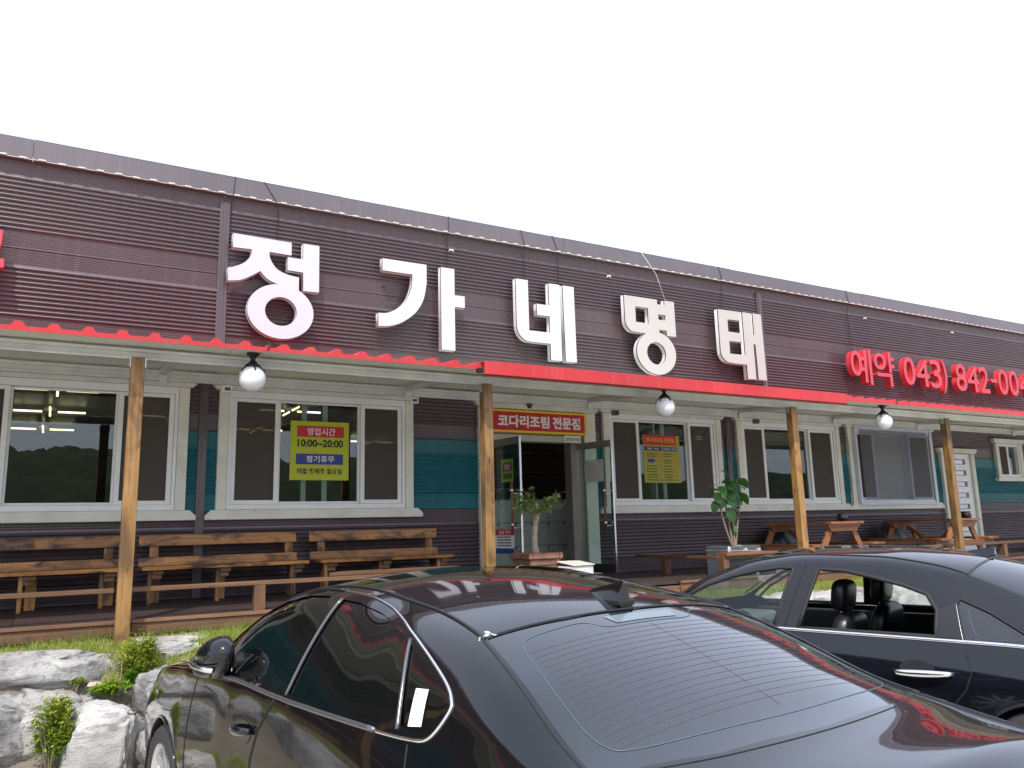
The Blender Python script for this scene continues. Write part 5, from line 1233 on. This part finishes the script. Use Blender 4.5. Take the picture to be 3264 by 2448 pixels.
# frit border and heater lines printed on the rear window
pale = plain('pale_print_line', (.085,.125,.155), .4, 0, .02); hot = plain('heater_line', (.10,.055,.06), .4, 0, .02)
inn = [(-1.285, 0), (-1.285, .12), (-1.305, .17), (-1.345, .20)]
ip = [(-1.405, -.17), (-1.39, -.22), (-1.345, -.27), (-1.34, -.40), (-1.345, -.50), (-1.37, -.545), (-1.44, -.575), (-1.66, -.63), (-1.83, -.655), (-1.90, -.60), (-1.945, -.38), (-1.97, 0), (-1.945, .38), (-1.90, .60), (-1.83, .655), (-1.66, .63), (-1.44, .575), (-1.37, .545), (-1.345, .50), (-1.34, .40), (-1.345, .27), (-1.39, .22), (-1.405, .17), (-1.405, 0), (-1.405, -.17)]
frit = A1.line('frit_line', ip, .0015, pale, None, 1, True, -.0022, 5)
hb = NB()
for k in range(17):
    xk = -1.42-.0285*k; w = .555+.085*k/17
    tube(hb, A1.path([(xk+.0, -w), (xk-.012, -w*.5), (xk-.016, 0), (xk-.012, w*.5), (xk, w)], 1, True, -.0026, 5), .0006, 4)
tube(hb, A1.path([(-1.42, .02), (-1.93, .02)], 1, True, -.0026, 8, False), .0006, 4)
mesh('heater_lines', hb, hot, A1.root)
A1.patch('brake_light', [(-1.335, -.165), (-1.335, .165), (-1.388, .15), (-1.388, -.15)], plain('brake_lens_reflection', (.16,.20,.22), .1, 0, .02), None, 1, True, -.0012)  # brake light lens, with a pale bluish reflection put into its colour
# antenna fin
def fin(c, x0, x1, h, m):
    bm = NB(); z0 = lambda x: c.top(x, 0)[0].z-.003; n = 12; rows = []
    for i in range(n+1):
        t = i/n; x = x0+(x1-x0)*t; w = .034*(math.sin(math.pi*min(1, t*.6+.02))**.75); hh = h*(.10+.90*t**1.15) if t < .86 else h*(1-.10*(t-.86)/.14); hh *= min(1, t*8+.05)
        b = z0(x); rows.append([bm.verts.new((x, -w, b)), bm.verts.new((x, -w*.5, b+hh*.40)), bm.verts.new((x, -.0045, b+hh)), bm.verts.new((x, .0045, b+hh)), bm.verts.new((x, w*.5, b+hh*.40)), bm.verts.new((x, w, b))])
    for A, B in zip(rows, rows[1:]):
        for k in range(5): bm.faces.new((A[k], B[k], B[k+1], A[k+1]))
    bm.faces.new(rows[-1]); bm.faces.new(rows[0][::-1]); bmesh.ops.recalc_face_normals(bm, faces=bm.faces)
    f = mesh('antenna_fin', bm, m, c.root, auto=50)
    bm = NB(); box(bm, x1-.004, x0+.01, -.040, .040, z0((x0+x1)/2)-.02, z0((x0+x1)/2)-.0); mesh('fin_gasket', bm, M['dark_trim'], f, bevel=.004)
fin(A1, -1.085, -1.285, .095, M['paint1'])
# bird dropping on the corner of the roof seam
bm = NB(); rg = random.Random(4); cpt = (-1.245, .60)
for i in range(16):
    a = rg.uniform(0, 6.28); d = rg.uniform(0, .028); h = A1.top(cpt[0]+d*math.cos(a), cpt[1]+d*math.sin(a)*1.5); r_ = rg.uniform(.003, .009); ball(bm, h[0], (r_, r_, .0025), 8)
mesh('bird_dropping', bm, M['p_white'], A1.root)
# folded mirror on the left side, the other one folded too
def mirror(c, x, y, z, sg, m, folded=True):
    Mr = empty('door_mirror', (x, y*sg, z)); Mr.parent = c.root
    bm = NB(); vs_ = ball(bm, (0, 0, 0), 1, 28)
    for v in vs_:
        p = v.co.copy()
        if folded:
            yy = max(0, p.y); v.co = Vector((.165*p.x-.05*p.z, .10*(yy**.85 if yy > 0 else 0)-.02*(p.y < 0), .102*p.z*(1-.28*max(0, p.x))))
        else:
            xx = max(0, p.x); v.co = Vector((.11*xx-.02*(p.x < 0), .125*p.y, .085*p.z*(1-.2*abs(p.y))))
        v.co.y *= sg
    mesh('housing', bm, m, Mr, smooth=True)
    if folded:
        bm = NB(); pts = [(.185*math.cos(a), (.016+.098*abs(math.sin(a)))*sg, -.028+.01*math.cos(a)) for a in [R(10+8*k) for k in range(18)]]; tube(bm, pts, .012, 6); mesh('indicator_strip', bm, M['chrome'], Mr, smooth=True)
        bm = NB(); pts = [(.16*math.cos(a), (.012+.082*abs(math.sin(a)))*sg, -.062) for a in [R(15+8*k) for k in range(16)]]; tube(bm, pts, .012, 6); mesh('lower_cap', bm, M['p_white'] if False else M['satin'], Mr, smooth=True)
        bm = NB(); box(bm, -.12, .12, -.030*sg, -.0225*sg, -.055, .055); mesh('mirror_glass', bm, M['chrome'], Mr, bevel=.01)
    else:
        bm = NB(); vs_ = ball(bm, (-.022, 0, 0), (.004, .112, .072), 24); mesh('mirror_glass', bm, M['chrome'], Mr, smooth=True)
    bm = NB(); tube(bm, [(.13 if folded else 0, -.02*sg if folded else -.10*sg, -.06), (.20 if folded else .02, -.10*sg if folded else -.2*sg, -.10)], .035, 8); mesh('arm', bm, M['dark_trim'], Mr, smooth=True)
mirror(A1, .55, .90, 1.125, 1, M['paint2']); mirror(A1, .50, .895, 1.135, -1, M['paint1'])
# parking label inside the quarter window
st_ = A1.patch('window_label', [(-1.11, 1.195), (-1.182, 1.20), (-1.208, 1.10), (-1.135, 1.09)], M['p_white'], None, 1, False, -.003, 3)
for k in range(11):
    t0 = .06+.082*k; th = .022 if k % 3 else .04
    a, b = Vector((-1.118, 1.188)).lerp(Vector((-1.142, 1.096)), t0), Vector((-1.118, 1.188)).lerp(Vector((-1.142, 1.096)), t0+th); s_ = Vector((-.032, .003))
    A1.patch('print_bar', [tuple(a), tuple(a+s_), tuple(b+s_), tuple(b)], M['p_grey'], st_, 1, False, -.002, 1)
parts1 = common(A1, M['paint1'], M['tint'], cfg1)
def handle(P, c, x0, x1, z, m, sg=1, h=.034):
    bm = NB(); pts = []; rs = []; n = 12
    for i in range(n+1):
        t = i/n; x = x0+(x1-x0)*t; q = c.side(x, z+.012*(t-.5), sg)[0]; pts.append((x, q.y+sg*(.006+.030*math.sin(math.pi*t)**.5), z+.012*(t-.5))); rs.append(.006+.011*math.sin(math.pi*min(1, .1+t*.85))**.6)
    tube(bm, pts, rs, 10)
    bmesh.ops.scale(bm, vec=(1, 1, 1.25), space=Matrix.Translation((0, 0, -z)), verts=bm.verts); return mesh('handle', bm, m, P, smooth=True)
def cup(P, c, x, z, rx, rz, m, sg=1):
    bm = NB(); o = [c.side(x+rx*math.cos(a), z+rz*math.sin(a), sg) for a in [2*math.pi*k/24 for k in range(24)]]; ctr = c.side(x, z, sg)
    ring = [bm.verts.new(h[0]+h[1]*.0022) for h in o]; cc = bm.verts.new(ctr[0]+ctr[1]*.0015)
    for k in range(24): bm.faces.new((ring[k], ring[(k+1) % 24], cc))
    bmesh.ops.recalc_face_normals(bm, faces=bm.faces)
    return mesh('handle_recess', bm, m, P, smooth=True)
for sg in (1, -1):
    handle(parts1[('fd', sg)], A1, .24, .04, .875, M['paint2'], sg); cup(parts1[('fd', sg)], A1, .13, .865, .085, .045, M['paint2'], sg)
    handle(parts1[('rd', sg)], A1, -.80, -1.0, .89, M['paint2'], sg); cup(parts1[('rd', sg)], A1, -.90, .88, .085, .045, M['paint2'], sg)
# ------------------------------------------------------------------ second car
car2 = nose+[(1.8, .885, .66, .82, .92, .64, .95, .965, .2), (1.4, .905, .69, .835, .965, .66, .99, 1.01, .2), (1.1, .91, .70, .84, .99, .68, 1.02, 1.045, .2), (.90, .912, .70, .843, 1.0, .715, 1.10, 1.15, .2), (.70, .914, .70, .848, 1.005, .69, 1.24, 1.29, .2),
 (.48, .916, .70, .852, 1.005, .655, 1.335, 1.40, .2), (.20, .917, .70, .855, 1.002, .632, 1.412, 1.475, .2), (-.16, .917, .70, .855, .998, .618, 1.448, 1.507, .2), (-.6, .917, .71, .855, .992, .608, 1.435, 1.503, .2), (-.9, .917, .72, .855, .99, .604, 1.39, 1.478, .2), (-1.1, .917, .72, .855, .988, .602, 1.342, 1.448, .2),
 (-1.35, .915, .73, .852, .985, .606, 1.252, 1.39, .2), (-1.6, .908, .74, .842, .98, .615, 1.155, 1.295, .2), (-1.9, .892, .75, .82, .97, .64, 1.06, 1.172, .2), (-2.1, .872, .75, .79, .96, .66, 1.01, 1.09, .22), (-2.3, .82, .74, .73, .94, .62, .98, 1.035, .26), (-2.42, .74, .70, .64, .89, .52, .93, .97, .30), (-2.47, .66, .64, .55, .80, .45, .84, .87, .36)]
A2 = Car(car2, 'parked_sedan', (5.02, 4.18, 0), R(-17.65), 'dark blue-black sedan with open rear window and chrome belt line, at the right')
f2 = [(.0, 1.015), (-.085, 1.378), (.02, 1.378), (.19, 1.354), (.36, 1.315), (.56, 1.25), (.76, 1.145), (.90, 1.04), (.86, 1.015)]
w2 = [(-.165, 1.01), (-.255, 1.372), (-.42, 1.365), (-.60, 1.33), (-.78, 1.288), (-.925, 1.238), (-.985, 1.15), (-.985, 1.01)]
q2 = [(-1.09, 1.19), (-1.12, 1.06), (-1.135, .998), (-1.52, .99), (-1.43, 1.045), (-1.25, 1.15), (-1.10, 1.215)]
d2f = [(.93, .985), (1.0, .62), (.98, .30), (-.10, .28), (-.11, .80), (-.075, .975)]
d2r = [(-.08, .972), (-.115, .80), (-.105, .28), (-.95, .28), (-1.03, .62), (-1.13, .74), (-1.165, .84), (-1.135, .962)]
f2r = [(.0, 1.015), (-.085, 1.385), (.02, 1.388), (.19, 1.368), (.36, 1.335), (.56, 1.275), (.76, 1.172), (.92, 1.06), (.88, 1.015)]
cfg2 = dict(axles=(1.42, -1.50), glass_r=dict(fw=f2r), glass=dict(fw=f2, rw=w2, qw=q2), doors=dict(fd=d2f, rd=d2r), lights=dict(hl=[(2.42, .62), (2.40, .70), (1.85, .86), (1.70, .86), (2.05, .70)], tl=[(-2.45, .76), (-2.45, .88), (-2.05, .94), (-1.85, .92), (-2.15, .80)]),
  top=dict(rg=[(-1.13, .56), (-1.17, .28), (-1.185, 0), (-1.17, -.28), (-1.13, -.56), (-1.86, -.63), (-1.95, -.35), (-1.98, 0), (-1.95, .35), (-1.86, .63)], ws=[(1.0, .69), (1.08, .3), (1.10, 0), (1.08, -.3), (1.0, -.70), (.80, -.69), (.50, -.645), (.36, -.61), (.30, -.3), (.28, 0), (.30, .3), (.36, .61), (.50, .645), (.80, .69)]),
  open=('fw', 'rw'), closed=(('fw', 1), ('rw', -1)),
  names=dict(fw='side_window', rw='side_window', qw='quarter_window', fd='door', rd='door', hl='headlight', tl='tail_light', rg='rear_window', ws='windscreen'),
  mats=dict(fw=M['car_glass'], rw=M['car_glass'], qw=M['tint_rear'], fd=M['paint2'], rd=M['paint2'], hl=M['chrome'], tl=bpy.data.materials['tail_light_red'], rg=M['tint_rear'], ws=M['car_glass']))
for sg in (1, -1):
    A2.line('belt_trim', [(.86, 1.000), (.4, 1.002), (0, 1.0), (-.5, .996), (-1.0, .992), (-1.35, .988), (-1.62, .975)], .0115, M['chrome'], None, sg, False, .002, 6)
    A2.line('window_seal', f2+[f2[0]], .011, M['rubber'], None, sg, False, -.002, 4, False)
    A2.line('window_seal', w2+[w2[0]], .013, M['rubber'], None, sg, False, -.002, 4, False)
    A2.line('window_seal', q2+[q2[0]], .0035, M['rubber'], None, sg, False, 0, 4, False); A2.line('quarter_trim', [(-1.128, .998), (-1.112, 1.06), (-1.082, 1.19)], .002, M['chrome'], None, sg, False, .001, 5)
    A2.line('roof_moulding', [(.95, .645*sg), (.70, .62*sg), (.40, .57*sg), (0, .545*sg), (-.46, .535*sg), (-.9, .532*sg), (-1.12, .555*sg)], .006, M['black'], None, 1, True, .001, 6)
    A2.patch('pillar_cover', [(.0, 1.012), (-.09, 1.385), (-.245, 1.38), (-.155, 1.008)], M['matte_pillar'], None, sg, False, .0025, 8)
    A2.patch('pillar_cover', [(-.985, 1.01), (-.99, 1.15), (-1.075, 1.19), (-1.13, 1.005)], M['matte_pillar'], None, sg, False, .0025, 6)
    A2.line('pillar_gap', [(-.075, 1.005), (-.165, 1.39)], .003, M['gap'], None, sg, False, .003, 8, False)
    A2.line('window_seal', [(-1.12, .57*sg), (-1.35, .595*sg), (-1.6, .62*sg), (-1.87, .645*sg)], .007, M['black'], None, 1, True, -.003, 6)
A2.line('frit_line', [(-1.15, 1.14), (-1.19, 1.035), (-1.26, 1.012), (-1.40, 1.015), (-1.42, 1.03), (-1.28, 1.115), (-1.17, 1.17), (-1.15, 1.14)], .0012, pale, None, 1, False, -.005, 4)
A2.line('roof_seam', [(-1.12, -.56), (-1.16, -.28), (-1.175, 0), (-1.16, .28), (-1.12, .56)], .0045, M['black'], None, 1, True, -.001, 8)
car_lines(A2, cfg2)
fin(A2, -1.0, -1.165, .066, M['paint2'])
mirror(A2, .55, 1.0, 1.05, -1, M['paint2'], False); mirror(A2, .55, 1.0, 1.05, 1, M['paint2'], False)
parts2 = common(A2, M['paint2'], M['car_glass'], cfg2)
handle(parts2[('rd', 1)], A2, -.755, -1.07, .812, M['chrome']); cup(parts2[('rd', 1)], A2, -.88, .83, .095, .05, M['black'])
handle(parts2[('fd', 1)], A2, .26, -.03, .825, M['chrome']); handle(parts2[('fd', -1)], A2, .26, -.03, .825, M['chrome'], -1); handle(parts2[('rd', -1)], A2, -.755, -1.07, .812, M['chrome'], -1)
# wound-down rear glass just above the sill
# interior
def seat(y, name='front_seat'):
    sN = empty(name, (-.20, y, 0)); sN.parent = A2.root
    def rb(nm, c_, r_, tilt=0, m=M['seat']):
        bm = NB(); v = ball(bm, (0, 0, 0), 1, 24)
        for q in v: q.co = Vector([math.copysign(abs(k)**.55, k)*e for k, e in zip(q.co, r_)])
        bmesh.ops.transform(bm, matrix=Matrix.Translation(c_) @ Matrix.Rotation(tilt, 4, 'Y'), verts=v); return mesh(nm, bm, m, sN, smooth=True)
    rb('cushion', (.18, 0, .50), (.26, .24, .09)); rb('backrest', (-.08, 0, .80), (.075, .235, .29), R(-14)); rb('headrest', (-.10, 0, 1.185), (.055, .135, .105), R(-8))
    for s in (-1, 1): bm = NB(); tube(bm, [(-.10, s*.065, 1.03), (-.095, s*.065, 1.12)], .007, 6); mesh('headrest_post', bm, M['steel'], sN)
seat(.38); seat(-.38)
def slab(nm, x0, x1, y0, y1, z0, z1, m, bev=.03):
    bm = NB(); box(bm, x0, x1, y0, y1, z0, z1); return mesh(nm, bm, m, A2.root, bevel=bev)
slab('rear_seat', -1.25, -.75, -.62, .62, .42, .58, M['seat'], .05); slab('rear_seat_back', -1.42, -1.25, -.62, .62, .5, .98, M['seat'], .05)
slab('dashboard', .62, 1.0, -.66, .66, .62, .955, plain('dashboard_grey', (.10,.12,.12), .5, 0, .1), .06)
slab('centre_console', -.1, .62, -.12, .12, .3, .60, M['dark_trim'], .03)
for s in (-1, 1): slab('door_lining', -1.0, .9, s*.78 if s < 0 else .74, s*.74 if s < 0 else .78, .35, .97, M['seat'], .015)
bm = NB(); tube(bm, [(.42+.06*math.sin(a), .38+.185*math.cos(a), .86+.175*math.sin(a)) for a in [2*math.pi*k/28 for k in range(28)]], .016, 8, False, True); tube(bm, [(.42, .21, .86), (.44, .38, .85), (.42, .55, .86)], .018, 6); mesh('steering_wheel', bm, M['seat'], A2.root, smooth=True)
slab('interior_mirror', .40, .43, -.13, .13, 1.285, 1.35, M['dark_trim'], .015)
slab('sun_visor', .24, .42, .18, .55, 1.345, 1.36, M['dark_trim'], .006)
slab('head_lining', -.75, .15, -.48, .48, 1.385, 1.40, plain('dark_head_lining', (.05,.05,.05), .9), .01)
